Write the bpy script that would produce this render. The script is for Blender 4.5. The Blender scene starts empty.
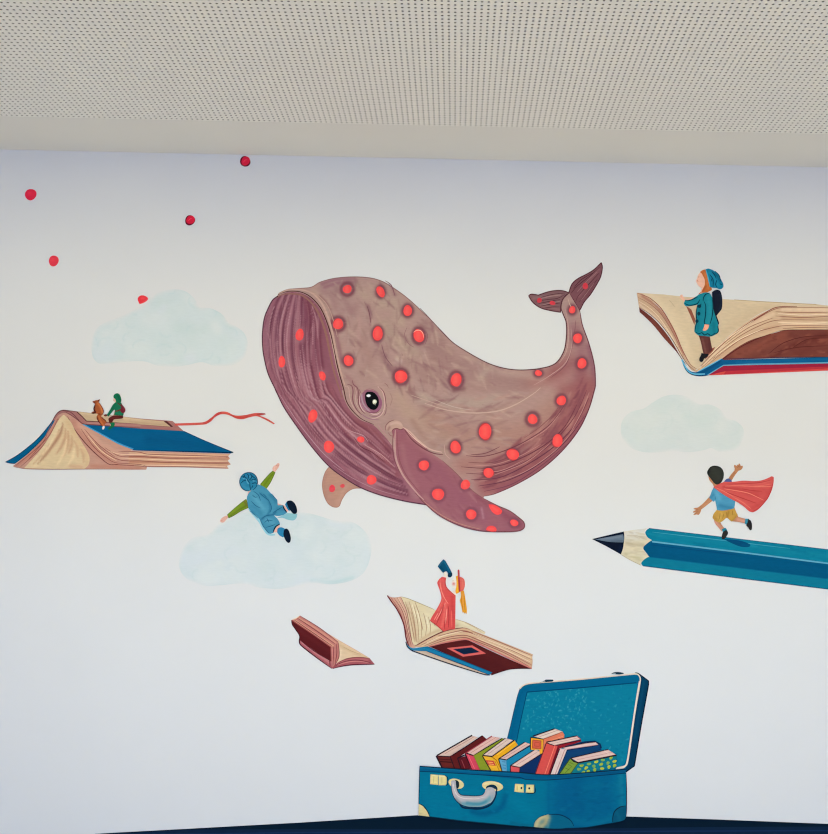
import bpy, math, random
import numpy as np
from mathutils import Vector, Matrix, Euler
from mathutils.geometry import delaunay_2d_cdt

random.seed(7)
rng = np.random.default_rng(7)
SC = bpy.context.scene
COL = SC.collection

# ------------------------------------------------------------------ camera
F_PX, VX, VY, ROLL = 955.0, 455.0, 533.0, 0.0215     # focal length, vanishing point of the ceiling rows, roll
CAM_Z, DIST = 1.50, 3.64                             # eye height, distance to the mural wall (wall face at y = 0)
CEIL_Z = CAM_Z + 1.424
cam_d = bpy.data.cameras.new('camera')
cam = bpy.data.objects.new('camera', cam_d)
COL.objects.link(cam)
cam_d.sensor_fit = 'HORIZONTAL'
cam_d.sensor_width = 36.0
cam_d.lens = F_PX * 36.0 / 828.0
cam_d.shift_x = -(VX - 414.0) / 828.0
cam_d.shift_y = (VY - 417.0) / 828.0
cam_d.clip_start = 0.05
cam.matrix_world = Matrix.Translation((0, -DIST, CAM_Z)) @ Euler((math.pi / 2, 0, 0)).to_matrix().to_4x4() @ Matrix.Rotation(ROLL, 4, 'Z')
SC.camera = cam

# ------------------------------------------------------------------ world, lights, exposure
w = bpy.data.worlds.new('overcast_sky')
SC.world = w
w.use_nodes = True
bg = w.node_tree.nodes['Background']
bg.inputs[0].default_value = (0.04, 0.27, 1.0, 1)
bg.inputs[1].default_value = 0.05


def area(name, loc, target, sx, sy, power, col, spread=180):
    d = bpy.data.lights.new(name, 'AREA')
    d.shape = 'RECTANGLE'
    d.size, d.size_y, d.energy, d.color = sx, sy, power, col
    d.spread = math.radians(spread)
    o = bpy.data.objects.new(name, d)
    COL.objects.link(o)
    o.location = loc
    o.rotation_euler = (Vector(target) - Vector(loc)).to_track_quat('-Z', 'Y').to_euler()
    return o


# three unseen fills added to shape the wall's brightness, blue sky fill behind camera
def fill_row(y, dy, spread, rgb):
    m = max(rgb)
    area('ceiling_fill_light', (0.2, y, 2.88), (0.2, y + dy, 0), 6.0, 0.25, 30 * m, tuple(c / m for c in rgb), spread)


area('open_side_sky_fill', (0, -6.05, CEIL_Z / 2), (0, 0, CEIL_Z / 2), 8.8, 2.92, 98, (0.04, 0.28, 1.0))  # added blue area light standing in for sky at the unseen open side
fill_row(-1.4, 1.74, 140, (1.22, 1.13, 0.68))
fill_row(-1.45, 0.0, 110, (0.86, 1.12, 1.32))
fill_row(-2.2, 0.0, 80, (2.90, 2.42, 1.12))
SC.view_settings.view_transform = 'Standard'
SC.view_settings.look = 'None'
SC.view_settings.gamma = 1
SC.view_settings.use_curve_mapping = False
SC.view_settings.exposure = 0.055
SC.cycles.use_denoising = True
SC.cycles.filter_width = 1.2
SC.cycles.use_adaptive_sampling = False
SC.cycles.max_bounces = 6
SC.cycles.diffuse_bounces = 4

# ------------------------------------------------------------------ colour + materials
WALL_ALB = 0.80


def lin(c):
    c = np.asarray(c, float) / 255.0
    return np.where(c <= 0.04045, c / 12.92, ((c + 0.055) / 1.055) ** 2.4)


def principled(name, rough=0.6):
    m = bpy.data.materials.new(name)
    m.use_nodes = True
    b = m.node_tree.nodes['Principled BSDF']
    b.inputs['Roughness'].default_value = rough
    b.inputs['Specular IOR Level'].default_value = 0.25
    return m, m.node_tree.nodes, m.node_tree.links, b


def plaster(name, col, rough=0.8, scale=6.0, amt=0.03, bump=0.05):
    m, N, L, b = principled(name, rough)
    tc = N.new('ShaderNodeTexCoord')
    n = N.new('ShaderNodeTexNoise')
    n.inputs['Scale'].default_value = scale
    n.inputs['Detail'].default_value = 6
    L.new(tc.outputs['Object'], n.inputs['Vector'])
    r = N.new('ShaderNodeValToRGB')
    lo = [c * (1 - amt) for c in col]
    hi = [min(1, c * (1 + amt)) for c in col]
    r.color_ramp.elements[0].position, r.color_ramp.elements[1].position = 0.3, 0.7
    r.color_ramp.elements[0].color = (*lo, 1)
    r.color_ramp.elements[1].color = (*hi, 1)
    L.new(n.outputs['Fac'], r.inputs['Fac'])
    L.new(r.outputs['Color'], b.inputs['Base Color'])
    n2 = N.new('ShaderNodeTexNoise')
    n2.inputs['Scale'].default_value = 260
    L.new(tc.outputs['Object'], n2.inputs['Vector'])
    bp = N.new('ShaderNodeBump')
    bp.inputs['Strength'].default_value = bump
    bp.inputs['Distance'].default_value = 0.001
    L.new(n2.outputs['Fac'], bp.inputs['Height'])
    L.new(bp.outputs['Normal'], b.inputs['Normal'])
    return m


def paint_material(name, amt):
    """Matt mural paint: the pigment of each brush stroke (mesh attribute) broken by a fine brush grain."""
    m, N, L, b = principled(name, 0.8)
    b.inputs['Specular IOR Level'].default_value = 0.06
    a = N.new('ShaderNodeAttribute')
    a.attribute_name = 'paint'
    tc = N.new('ShaderNodeTexCoord')
    mp = N.new('ShaderNodeMapping')
    mp.inputs['Rotation'].default_value = (0, 0.6, 0)
    mp.inputs['Scale'].default_value = (40, 40, 150)
    L.new(tc.outputs['Object'], mp.inputs['Vector'])
    n = N.new('ShaderNodeTexNoise')
    n.inputs['Scale'].default_value = 1.0
    n.inputs['Detail'].default_value = 4
    L.new(mp.outputs['Vector'], n.inputs['Vector'])
    mr = N.new('ShaderNodeMapRange')
    mr.inputs['From Min'].default_value, mr.inputs['From Max'].default_value = 0.25, 0.75
    mr.inputs['To Min'].default_value, mr.inputs['To Max'].default_value = 1 - amt, 1 + amt
    L.new(n.outputs['Fac'], mr.inputs['Value'])
    mx = N.new('ShaderNodeVectorMath')
    mx.operation = 'SCALE'
    L.new(a.outputs['Color'], mx.inputs[0])
    L.new(mr.outputs['Result'], mx.inputs['Scale'])
    L.new(mx.outputs['Vector'], b.inputs['Base Color'])
    return m


M_WALL = plaster('white_wall_paint', (WALL_ALB, WALL_ALB, WALL_ALB), 0.85, 3.0, 0.008, 0.04)
M_CEIL = plaster('ceiling_board', (0.79, 0.785, 0.76), 0.9, 3.0, 0.01, 0.03)
M_PANEL = plaster('perforated_panel_paint', (0.87, 0.865, 0.835), 0.7, 3.0, 0.01, 0.02)
M_FLEECE = plaster('acoustic_fleece', (0.085, 0.083, 0.078), 0.95, 60, 0.1, 0.2)
M_FLOOR = plaster('linoleum', (0.52, 0.47, 0.40), 0.55, 14, 0.06, 0.03)
M_PAINT = paint_material('mural_paint', 0.07)
M_FLAT = paint_material('mural_paint_smooth', 0.02)


# ------------------------------------------------------------------ setting
def mesh_obj(name, verts, faces, mat, loc=(0, 0, 0), parent=None):
    me = bpy.data.meshes.new(name)
    me.from_pydata([tuple(v) for v in verts], [], [tuple(f) for f in faces])
    me.materials.append(mat)
    me.update()
    o = bpy.data.objects.new(name, me)
    COL.objects.link(o)
    o.location = loc
    if parent:
        o.parent = parent
    return o


def box(name, x0, x1, y0, y1, z0, z1, mat, kind='structure'):
    v = [(x, y, z) for x in (x0, x1) for y in (y0, y1) for z in (z0, z1)]
    f = [(0, 1, 3, 2), (4, 6, 7, 5), (0, 4, 5, 1), (2, 3, 7, 6), (0, 2, 6, 4), (1, 5, 7, 3)]
    o = mesh_obj(name, v, f, mat)
    o['kind'] = kind
    return o


RX, RY = 4.4, -6.0
box('wall_back', -RX - .12, RX + .12, 0, 0.12, -0.1, CEIL_Z + 0.2, M_WALL)
box('wall_left', -RX - .12, -RX, RY, 0, -0.1, CEIL_Z + 0.2, M_WALL)
box('wall_right', RX, RX + .12, RY, 0, -0.1, CEIL_Z + 0.2, M_WALL)
box('floor', -RX, RX, RY, 0, -0.1, 0, M_FLOOR)
# ceiling: a smooth border along the mural wall, then a perforated acoustic board with fleece above the holes
PITCH, HOLE_R = 0.018, 0.0040
EDGE_Y = -DIST + 3.333                               # last row of holes
BORD = EDGE_Y + PITCH * 0.5
NX, NY = 232, 64
X0 = -0.03 - PITCH * (NX // 2) - PITCH / 2
X1 = X0 + NX * PITCH
Y0 = BORD - NY * PITCH
v, f = [], []
for (a, b, c, d) in ((-RX, RX, BORD, 0.0), (-RX, RX, RY, Y0), (-RX, X0, Y0, BORD), (X1, RX, Y0, BORD)):
    n = len(v)
    v += [(a, c, CEIL_Z), (b, c, CEIL_Z), (b, d, CEIL_Z), (a, d, CEIL_Z)]
    f.append((n, n + 3, n + 2, n + 1))
o = mesh_obj('ceiling', v, f, M_CEIL)
o['kind'] = 'structure'
ang = [math.pi / 8 + k * math.pi / 4 for k in range(8)]
hx = [HOLE_R * math.cos(a) for a in ang]
hy = [HOLE_R * math.sin(a) for a in ang]
hp = PITCH / 2
sq = [(hp, hp), (-hp, hp), (-hp, -hp), (hp, -hp)]
v, f = [], []
TH = 0.0012
for i in range(NX):
    for j in range(NY):
        cx, cy = X0 + (i + .5) * PITCH, Y0 + (j + .5) * PITCH
        n = len(v)
        v += [(cx + x, cy + y, CEIL_Z) for x, y in zip(hx, hy)]
        v += [(cx + x, cy + y, CEIL_Z + TH) for x, y in zip(hx, hy)]
        v += [(cx + x, cy + y, CEIL_Z) for x, y in sq]
        # octagon points: 0 (22.5deg) 1 (67.5) | 2 3 | 4 5 | 6 7
        c = n + 16
        for q in range(4):
            a, b = 2 * q, 2 * q + 1
            f.append((c + q, n + a, n + b))
            nx_ = (b + 1) % 8
            f.append((c + q, n + b, n + nx_, c + (q + 1) % 4))
        for q in range(8):
            a, b = q, (q + 1) % 8
            f.append((n + a, n + 8 + a, n + 8 + b, n + b))
o = mesh_obj('ceiling_panel', v, f, M_PANEL)
o['kind'] = 'structure'
o = mesh_obj('ceiling_backing', [(-RX, RY, CEIL_Z + TH), (RX, RY, CEIL_Z + TH), (RX, 0, CEIL_Z + TH), (-RX, 0, CEIL_Z + TH)], [(0, 3, 2, 1)], M_FLEECE)
o['kind'] = 'structure'
box('ceiling_slab', -RX, RX, RY, 0, CEIL_Z + TH + 0.03, CEIL_Z + 0.2, M_CEIL)

# ------------------------------------------------------------------ painting kit
# crops: reading frames on the photograph -> photograph pixels -> the wall plane
CR = {'P': (0, 0, 1), 'A1': (250, 260, 4.14), 'A2': (250, 390, 4.14), 'A3': (420, 250, 4.14), 'A4': (420, 390, 4.14),
      'A5': (320, 370, 6.9), 'A6': (340, 380, 13.8), 'B1': (0, 380, 5.914), 'B2': (130, 380, 5.52), 'B3': (70, 385, 10.35),
      'B4': (80, 280, 4.6), 'B5': (170, 500, 3.943), 'B6': (210, 455, 8.28), 'B7': (600, 380, 5.175), 'C1': (628, 260, 4.14),
      'C2': (670, 260, 7.586), 'C3': (580, 510, 6.369), 'C4': (690, 520, 6.0), 'C5': (685, 455, 8.28), 'C6': (280, 600, 7.527),
      'C7': (380, 580, 5.175), 'C8': (420, 550, 9.267), 'D2': (500, 660, 5.175), 'D3': (425, 725, 7.527), 'D4': (500, 725, 6.133),
      'D5': (410, 760, 7.527), 'D6': (510, 760, 6.369), 'D7': (0, 150, 2.957)}
S = DIST / F_PX
ct, st = math.cos(ROLL), math.sin(ROLL)


def to_wall(p):
    p = np.asarray(p, float)
    dx, dy = p[:, 0] - VX, p[:, 1] - VY
    return np.stack([(dx * ct + dy * st) * S, CAM_Z - (-dx * st + dy * ct) * S], 1)


def pts(s, crop):
    """'A1 10,20 30,40! B2 5,5' -> list of (x, y, corner) in photograph pixels."""
    out = []
    x0, y0, k = CR[crop]
    for t in s.split():
        if t in CR:
            x0, y0, k = CR[t]
            continue
        c = t.endswith('!')
        a, b = t.rstrip('!').split(',')
        out.append((x0 + float(a) / k, y0 + float(b) / k, c))
    return out


def spline(P, closed=True, step=1.2):
    n = len(P)
    out = []
    rngi = range(n) if closed else range(n - 1)
    for i in rngi:
        p1, p2 = P[i], P[(i + 1) % n]
        p0 = P[i - 1] if (closed or i > 0) else p1
        p3 = P[(i + 2) % n] if (closed or i + 2 < n) else p2
        a, b = np.array(p1[:2]), np.array(p2[:2])
        L = np.hypot(*(b - a))
        m1 = (b - np.array(p0[:2])) / 2 if not p1[2] else None
        m2 = (np.array(p3[:2]) - a) / 2 if not p2[2] else None
        if m1 is None and m2 is None:
            out.append(tuple(a))
            continue

        def cap(m):
            l = np.hypot(*m)
            return m * min(1.0, 1.0 * L / l) if l > 1e-9 else m
        if m1 is None:
            m2 = cap(m2); m1 = (b - a) * 1.5 - m2 * 0.5
        elif m2 is None:
            m1 = cap(m1); m2 = (b - a) * 1.5 - m1 * 0.5
        else:
            m1, m2 = cap(m1), cap(m2)
        k = max(2, min(14, int(L / step)))
        for t in np.arange(k) / k:
            h1, h2, h3, h4 = 2*t**3-3*t**2+1, t**3-2*t**2+t, -2*t**3+3*t**2, t**3-t**2
            out.append(tuple(h1*a + h2*m1 + h3*b + h4*m2))
    if not closed:
        out.append(tuple(P[-1][:2]))
    return out


def seg_dist(Q, line):
    """Distance from points Q (n,2) to an open polyline, and how far along it (0..1) the nearest point lies."""
    best = np.full(len(Q), 1e9)
    along = np.zeros(len(Q))
    line = np.asarray(line, float)
    if len(line) == 1:
        return np.hypot(*(Q - line[0]).T), along
    m = len(line) - 1
    for i in range(m):
        a, d = line[i], line[i + 1] - line[i]
        t = np.clip(((Q - a) @ d) / max(d @ d, 1e-9), 0, 1)
        r = np.hypot(*(Q - (a + t[:, None] * d)).T)
        k = r < best
        best[k] = r[k]
        along[k] = (i + t[k]) / m
    return best, along


def inside(Q, poly):
    poly = np.asarray(poly)
    x, y = Q[:, 0], Q[:, 1]
    r = np.zeros(len(Q), bool)
    j = len(poly) - 1
    for i in range(len(poly)):
        xi, yi = poly[i]; xj, yj = poly[j]
        if yi != yj:
            k = ((yi > y) != (yj > y)) & (x < (xj - xi) * (y - yi) / (yj - yi) + xi)
            r ^= k
        j = i
    return r


Z = [0.0006]
STEP = 0.000012


class Thing:
    """A painted motif: an Empty on the wall at its foot, its parts children of it."""

    def __init__(s, name, label, cat, foot, wall, group=None, base=0, solo=False):
        s.wall = lin(wall)
        s.parts = []
        s.solo = solo
        wx, wz = to_wall([foot])[0]
        s.loc = Vector((wx, -0.0005, wz))
        s.props = dict(label=label, category=cat, kind='thing')
        if group:
            s.props['group'] = group
        s.name = name
        s.root = None
        if not solo:
            s.root = bpy.data.objects.new(name, None)
            s.root.empty_display_size = 0.05
            COL.objects.link(s.root)
            s.root.location = s.loc
            for k, q in s.props.items():
                s.root[k] = q
        Z[0] = 0.0006 + base * 0.0001

    def col(s, c):
        """Pigment that shows as colour C in the light the wall gets there; the mural's blues lean to cyan."""
        c = np.array(c, float)
        d = np.clip(c[..., 2] - c[..., 0] - 20, 0, None)
        c[..., 2] = c[..., 2] - 0.06 * d
        c[..., 0] = np.clip(c[..., 0] - 0.04 * d, 0, None)
        return lin(c) * WALL_ALB / s.wall

    def part(s, name, parent=None, label=None, mat=None):
        p = Part(s, name, parent, label, mat or M_PAINT)
        s.parts.append(p)
        return p

    def done(s):
        for p in s.parts:
            p.build()


class Part:
    def __init__(s, t, name, parent, label, mat):
        s.t, s.name, s.parent, s.label, s.mat = t, name, parent, label, mat
        s.v, s.c, s.f, s.obj = [], [], [], None

    def _add(s, P, faces, cols, z):
        n = len(s.v)
        wv = to_wall(P)
        l = s.t.loc
        s.v += [(x - l.x, -z - l.y, q - l.z) for x, q in wv]
        s.c += [tuple(c) for c in cols]
        for fc in faces:
            # face the room (-y)
            a, b, c = (wv[fc[0]], wv[fc[1]], wv[fc[2]])
            ar = (b[0]-a[0])*(c[1]-a[1]) - (b[1]-a[1])*(c[0]-a[0])
            s.f.append([n + k for k in (fc if ar > 0 else fc[::-1])])

    def poly(s, crop, txt, col, smooth=True, soft=None, grain=1.4, edge=None, fade=None, wob=0, clip=None):
        """A filled shape. SOFT: brush strokes blended into it [(crop, pts, half width, colour, strength)];
        EDGE: (width, colour) outline; FADE: (px, colour) wash thinning out towards its rim."""
        P = pts(txt, crop) if isinstance(txt, str) else [(x, y, True) for x, y in txt]
        O = spline(P) if smooth else [p[:2] for p in P]
        O2 = [O[0]]
        for p in O[1:]:
            if math.dist(p, O2[-1]) > 0.05:
                O2.append(p)
        if math.dist(O2[0], O2[-1]) < 0.05:
            O2.pop()
        O = O2
        Z[0] += STEP
        pv = list(O)
        if soft or fade:
            A = np.array(O)
            (ax, ay), (bx, by) = A.min(0), A.max(0)
            gx, gy = np.meshgrid(np.arange(ax, bx, grain), np.arange(ay, by, grain))
            gx[::2] += grain * .5
            G = np.stack([gx.ravel(), gy.ravel()], 1)
            G = G[inside(G, O)]
            d, _ = seg_dist(G, O + [O[0]])
            pv += [tuple(p) for p in G[d > grain * .45]]
        r = delaunay_2d_cdt([Vector(p) for p in pv], [], [list(range(len(O)))], 1, 1e-5)
        vv = np.array([tuple(p) for p in r[0]])
        base = np.array(col, float)
        C = np.tile(base, (len(vv), 1))
        if soft:
            for (cr, tx, wd, cc, stg) in soft:
                if isinstance(tx, str):
                    ln = spline(pts(tx, cr), False, 2.5) if len(tx.split()) > 2 else [p[:2] for p in pts(tx, cr)]
                else:
                    ln = tx
                L_ = np.asarray(ln)
                near = ((vv[:, 0] > L_[:, 0].min() - 3*wd) & (vv[:, 0] < L_[:, 0].max() + 3*wd) & (vv[:, 1] > L_[:, 1].min() - 3*wd) & (vv[:, 1] < L_[:, 1].max() + 3*wd))
                if not near.any():
                    continue
                d, al = seg_dist(vv[near], ln)
                if stg < 0:                     # tapering brush stroke
                    wv_ = wd * (0.25 + 0.75 * np.sin(np.pi * np.clip(al, 0, 1)))
                    wgt = -stg * np.exp(-(d / wv_) ** 2 * 1.2)
                else:
                    wgt = stg * np.exp(-(d / wd) ** 2 * 1.2)
                C[near] = C[near] * (1 - wgt[:, None]) + np.array(cc, float) * wgt[:, None]
        if fade:
            d, _ = seg_dist(vv, O + [O[0]])
            wgt = np.clip(1 - d / fade[0], 0, 1)[:, None] ** 1.3
            if len(fade) > 2:
                wgt = wgt * fade[2](vv)[:, None]
            C = C * (1 - wgt) + np.array(fade[1], float) * wgt
        s._add(vv, r[2], list(s.t.col(C)), Z[0])
        if edge:
            s.line('P', None, edge[0], edge[1], path=list(O) + [O[0]], taper=False)
        return O

    def line(s, crop, txt, wd, col, taper=True, path=None, smooth=True):
        """A brush line WD pixels wide; TAPER thins both ends."""
        ln = path or (spline(pts(txt, crop), False) if smooth else [p[:2] for p in pts(txt, crop)])
        ln = [np.array(p) for p in ln]
        q = [ln[0]]
        for p in ln[1:]:
            if np.hypot(*(p - q[-1])) > 0.1:
                q.append(p)
        ln = q
        n = len(ln)
        if n < 2:
            return
        Z[0] += STEP
        closed = path is not None and np.hypot(*(ln[0] - ln[-1])) < 0.2
        P = []
        for i, p in enumerate(ln):
            a = ln[i - 1] if i > 0 else (ln[-2] if closed else p)
            b = ln[i + 1] if i < n - 1 else (ln[1] if closed else p)
            d1, d2 = p - a, b - p
            l1, l2 = np.hypot(*d1), np.hypot(*d2)
            d = (d1 / l1 if l1 > 1e-6 else 0) + (d2 / l2 if l2 > 1e-6 else 0)
            l = np.hypot(*d)
            d = d / l if l > 1e-6 else np.array((1., 0))
            nn = np.array((-d[1], d[0]))
            t = i / (n - 1)
            h = wd / 2 * ((0.3 + 0.7 * math.sin(math.pi * t) ** 0.6) if taper is True else ((1 - 0.8 * t) if taper == 'end' else 1))
            P += [p + nn * h, p - nn * h]
        F = [(2*i, 2*i+1, 2*i+3, 2*i+2) for i in range(n - 1)]
        s._add(np.array(P), F, [s.t.col(col)] * len(P), Z[0])

    def oval(s, crop, x, y, rx, ry, col, rot=0, wob=0.06, soft=None):
        """An ellipse; centre in the crop's frame, radii in photograph pixels."""
        x0, y0, k = CR[crop]
        cx, cy = x0 + x / k, y0 + y / k
        n = 22
        ph = random.random() * 6
        out = []
        for i in range(n):
            a = 2 * math.pi * i / n
            q = 1 + wob * math.sin(2 * a + ph) + wob * .5 * math.sin(3 * a + 2 * ph)
            ex, ey = rx * q * math.cos(a), ry * q * math.sin(a)
            out.append((cx + ex * math.cos(rot) - ey * math.sin(rot), cy + ex * math.sin(rot) + ey * math.cos(rot)))
        return s.poly('P', out, col, smooth=False, soft=soft, grain=0.8)

    def build(s):
        me = bpy.data.meshes.new(s.name)
        me.from_pydata(s.v, [], s.f)
        me.materials.append(s.mat)
        at = me.attributes.new('paint', 'FLOAT_COLOR', 'POINT')
        at.data.foreach_set('color', np.array([(r, g, b, 1) for r, g, b in s.c], np.float32).ravel())
        me.update()
        o = bpy.data.objects.new(s.name, me)
        COL.objects.link(o)
        s.obj = o
        if s.t.solo:
            o.location = s.t.loc
            for k, q in s.t.props.items():
                o[k] = q
        else:
            o.parent = s.parent.obj if s.parent else s.t.root
        if s.label:
            o['label'] = s.label


def rstrokes(crop, box_, n, length, width, cols, ang, jit=0.4, stg=-0.6):
    """Loose random brush strokes inside a box of the crop, for blending into a shape."""
    x0, y0, k = CR[crop]
    out = []
    for _ in range(n):
        x = x0 + random.uniform(box_[0], box_[2]) / k
        y = y0 + random.uniform(box_[1], box_[3]) / k
        a = ang + random.uniform(-jit, jit)
        l = length * random.uniform(.5, 1.3)
        c = random.choice(cols)
        out.append(('P', [(x - math.cos(a)*l/2, y - math.sin(a)*l/2), (x + math.cos(a + .2)*l/2, y + math.sin(a + .2)*l/2)], width * random.uniform(.6, 1.3), c, stg * random.uniform(.5, 1)))
    return out


# ------------------------------------------------------------------ the navy ground
t = Thing('painted_ground', 'flat dark navy strip of painted ground under the open suitcase', 'painted ground', (470, 834), (204, 214, 225), solo=True)
p = t.part('painted_ground', mat=M_FLAT)
p.poly('P', '-60,841! 95,834.2! 180,829.6! 300,823.0! 418,815.6! 625,816.8! 720,820.0! 828,824.3! 900,827.5! 900,925! -60,935!', (12, 34, 64), smooth=False)
p.poly('P', '180,829.6! 300,823.0! 418,815.6! 625,816.8! 720,820.0! 828,824.3! 828,826.5! 700,827! 600,828.4! 440,829.2! 300,829!', (4, 25, 46), smooth=False)
p.line('P', '95,834.2! 180,829.6! 300,823.0! 418,815.6!', 0.9, (8, 22, 40), taper=False, smooth=False)
p.line('P', '625,816.8! 720,820.0! 828,824.3!', 0.9, (8, 22, 40), taper=False, smooth=False)
p.line('P', '100,835! 300,832.5! 500,832! 700,831! 828,830.5!', 1.2, (20, 44, 88), taper=False)
t.done()

# ------------------------------------------------------------------ clouds
CLG = 'pale blue clouds'


def cloud(label, crop, txt, foot, wall, tones, n, rim, lit):
    t = Thing('cloud', label, 'cloud', foot, wall, group=CLG, solo=True)
    p = t.part('cloud', mat=M_FLAT)
    P = spline(pts(txt, crop))
    A = np.array(P)
    (ax, ay), (bx, by) = A.min(0), A.max(0)
    soft = []
    for i in range(n):
        x, y = random.uniform(ax, bx), random.uniform(ay, by)
        a = random.uniform(0, 6.3)
        l = random.uniform(2, 14)
        soft.append(('P', [(x, y), (x + l*math.cos(a), y + l*.5*math.sin(a))], random.uniform(2.5, 12), random.choice(tones), random.uniform(.25, .75)))
    for i in range(n // 4):     # dried edges of the wash
        x, y = random.uniform(ax, bx), random.uniform(ay, by)
        a, r = random.uniform(0, 6.3), random.uniform(4, 12)
        arc = [(x + r*math.cos(a + k*.25), y + r*.7*math.sin(a + k*.25)) for k in range(9)]
        soft.append(('P', arc, .9, rim, .35))
    soft.append(('P', P + [P[0]], 1.6, rim, .35))
    soft += lit
    p.poly('P', [(a, b) for a, b in P], tones[0], smooth=False, soft=soft, grain=1.5, fade=(4.5, wall, lambda v: 0.55 + 0.45 * np.sin(v[:, 0] * .11 + v[:, 1] * .16)))
    t.done()


cloud('pale blue cloud at upper left with a red dot on its top edge', 'B4',
      '52,300 58,258 85,215 130,190 190,165 245,138 300,112 325,85 352,60 390,46 440,42 490,55 530,90 552,124 600,130 650,155 685,195 720,215 755,245 772,290 765,340 735,375 690,395 620,395 560,378 500,390 430,400 360,395 300,375 230,375 150,385 90,385 60,355',
      (170, 367), (212, 213, 211), [(200, 211, 211), (194, 208, 208), (206, 214, 212), (203, 211, 214), (192, 207, 205), (209, 215, 213)], 110, (182, 202, 203), [])
cloud('pale blue cloud under the flying child in blue overalls', 'B5',
      '35,240 50,190 90,150 150,132 185,100 230,72 300,40 380,25 480,40 560,55 640,78 720,88 765,120 792,165 790,225 765,285 715,318 640,332 570,328 500,340 430,350 350,345 280,330 210,335 140,338 80,320 45,285',
      (270, 588), (222, 223, 221), [(211, 220, 220), (216, 223, 221), (206, 217, 218), (212, 220, 223), (219, 225, 222), (203, 216, 216)], 130, (194, 211, 210),
      [('B5', '560,320 640,325 720,308', 2.5, (180, 207, 207), .6)])
cloud('faint pale green cloud above the boy with the red cape', 'B7',
      '108,250 118,205 160,165 225,148 275,115 330,85 400,76 465,92 510,125 570,128 625,155 660,200 700,212 738,245 745,290 725,345 685,368 620,372 575,352 540,362 470,373 380,370 300,375 220,372 150,345 115,300',
      (682, 452), (225, 225, 219), [(212, 220, 214), (216, 222, 216), (208, 219, 212), (214, 220, 214), (220, 224, 217)], 100, (205, 216, 210), [])

# ------------------------------------------------------------------ loose red dots
DG = 'red dots drifting over the upper wall'
RD = [('red dot touching the ceiling edge, highest of the drifting dots', 'D7', 725, 34, 5.2, 5.4, (186, 192, 198), (200, 34, 62), 1),
      ('red dot near the left end of the wall, higher of the two there', 'D7', 91, 132, 5.4, 6.1, (190, 194, 200), (203, 38, 66), 0),
      ('small red dot halfway between the ceiling edge dot and the left cloud', 'D7', 562, 208, 5.2, 5.0, (200, 203, 205), (205, 32, 60), 1),
      ('red dot at far left, lower of the two there, above the blue book', 'D7', 159, 328, 5.2, 5.2, (208, 209, 209), (221, 58, 74), 0)]
for (lb, cr, x, y, a, b, wl, c, dk) in RD:
    x0, y0, k = CR[cr]
    t = Thing('red_dot', lb, 'dot', (x0 + x/k, y0 + y/k + b), wl, group=DG, solo=True)
    p = t.part('red_dot', mat=M_FLAT)
    if dk:
        p.oval(cr, x, y, a, b, (92, 18, 36), rot=.5)
        p.oval(cr, x + 1.5, y - 1.5, a * .82, b * .84, c, rot=.5)
        p.line(cr, f'{x-6},{y+3} {x},{y-4} {x+6},{y-6}', .8, (226, 60, 84))
    else:
        p.oval(cr, x, y, a, b, c, rot=.4, soft=[(cr, [(x0 + x/k - 1.5, y0 + y/k - 1.5)], 2.2, (min(255, c[0]+18), c[1]+16, c[2]+12), .5)])
    t.done()
t = Thing('red_dot', 'red dot fading into the top edge of the upper left cloud', 'dot', (143, 304), (208, 209, 208), group=DG, solo=True, base=4)
p = t.part('red_dot', mat=M_FLAT)
p.poly('B4', '268,98! 266,84 276,73 292,71 308,78 314,88 306,98 292,106 275,111!', (222, 55, 64), soft=[('B4', '318,92 300,108 285,116', 1.6, (232, 170, 170), .8), ('B4', '285,84 296,84', 1.6, (236, 80, 84), .6)], grain=.6)
t.done()

# ------------------------------------------------------------------ the whale
t = Thing('whale', 'huge mauve whale with glowing red spots and ribbed throat in the middle', 'whale', (470, 531), (222, 223, 219))
OUTL = (98, 62, 68)
RED, RED2 = (247, 80, 80), (250, 100, 92)

# far flipper, below the throat
ff = t.part('far_flipper', label='small plain brown far flipper below the throat')
ff.poly('A2', '335,312! 312,340 300,385 305,430 322,468 345,484 368,482 380,455 400,425 430,408 475,408! 430,360', (184, 141, 122),
        soft=[('A2', '318,345 305,390 315,450', 2.0, (170, 126, 112), .5), ('A2', '400,400 380,430 365,470', 2.2, (196, 155, 136), .5)], edge=(.7, (165, 120, 105)))
sp = t.part('spot', ff); sp.oval('A2', 340, 408, 2.9, 3.9, (226, 72, 84), rot=.3)
sp = t.part('spot', ff); sp.oval('A2', 383, 397, 2.2, 2.0, (222, 84, 88))

# tail flukes
lf = t.part('fluke', label='left fluke of the tail, seen edge on')
lf.poly('A3', '450,190! 460,183 490,187! 540,171 585,168 618,178! 600,192 586,215 582,258! 540,251 500,240 468,218', (128, 92, 94),
        soft=[('A3', '470,200 520,192 580,185', 1.5, (155, 120, 116), .6), ('A3', '500,228 545,240 580,248', 1.2, (150, 112, 110), .6)], grain=1.0, edge=(1.0, (84, 44, 50)))
for q in ('480,212 530,205 570,200 600,184', '490,222 540,212 580,205', '500,232 545,224 580,220', '500,196 550,184 600,178', '515,240 550,236 578,236'):
    lf.line('A3', q, .7, (84, 46, 54))
for q in ('490,204 540,192 585,186', '505,228 550,218 582,212'):
    lf.line('A3', q, .5, (176, 142, 136))
rf = t.part('fluke', label='right fluke of the tail, pointing up')
rf.poly('A3', '750,52! 755,72 748,110 732,142 705,185 680,215 662,248 655,246! 640,215 616,178! 630,140 655,118 690,100 722,80', (124, 80, 86),
        soft=[('A3', '740,80 700,130 660,190', 1.6, (146, 100, 104), .6), ('A3', '720,140 690,190', 1.4, (112, 66, 76), .6)], grain=1.0, edge=(1.0, (80, 40, 48)))
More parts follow.
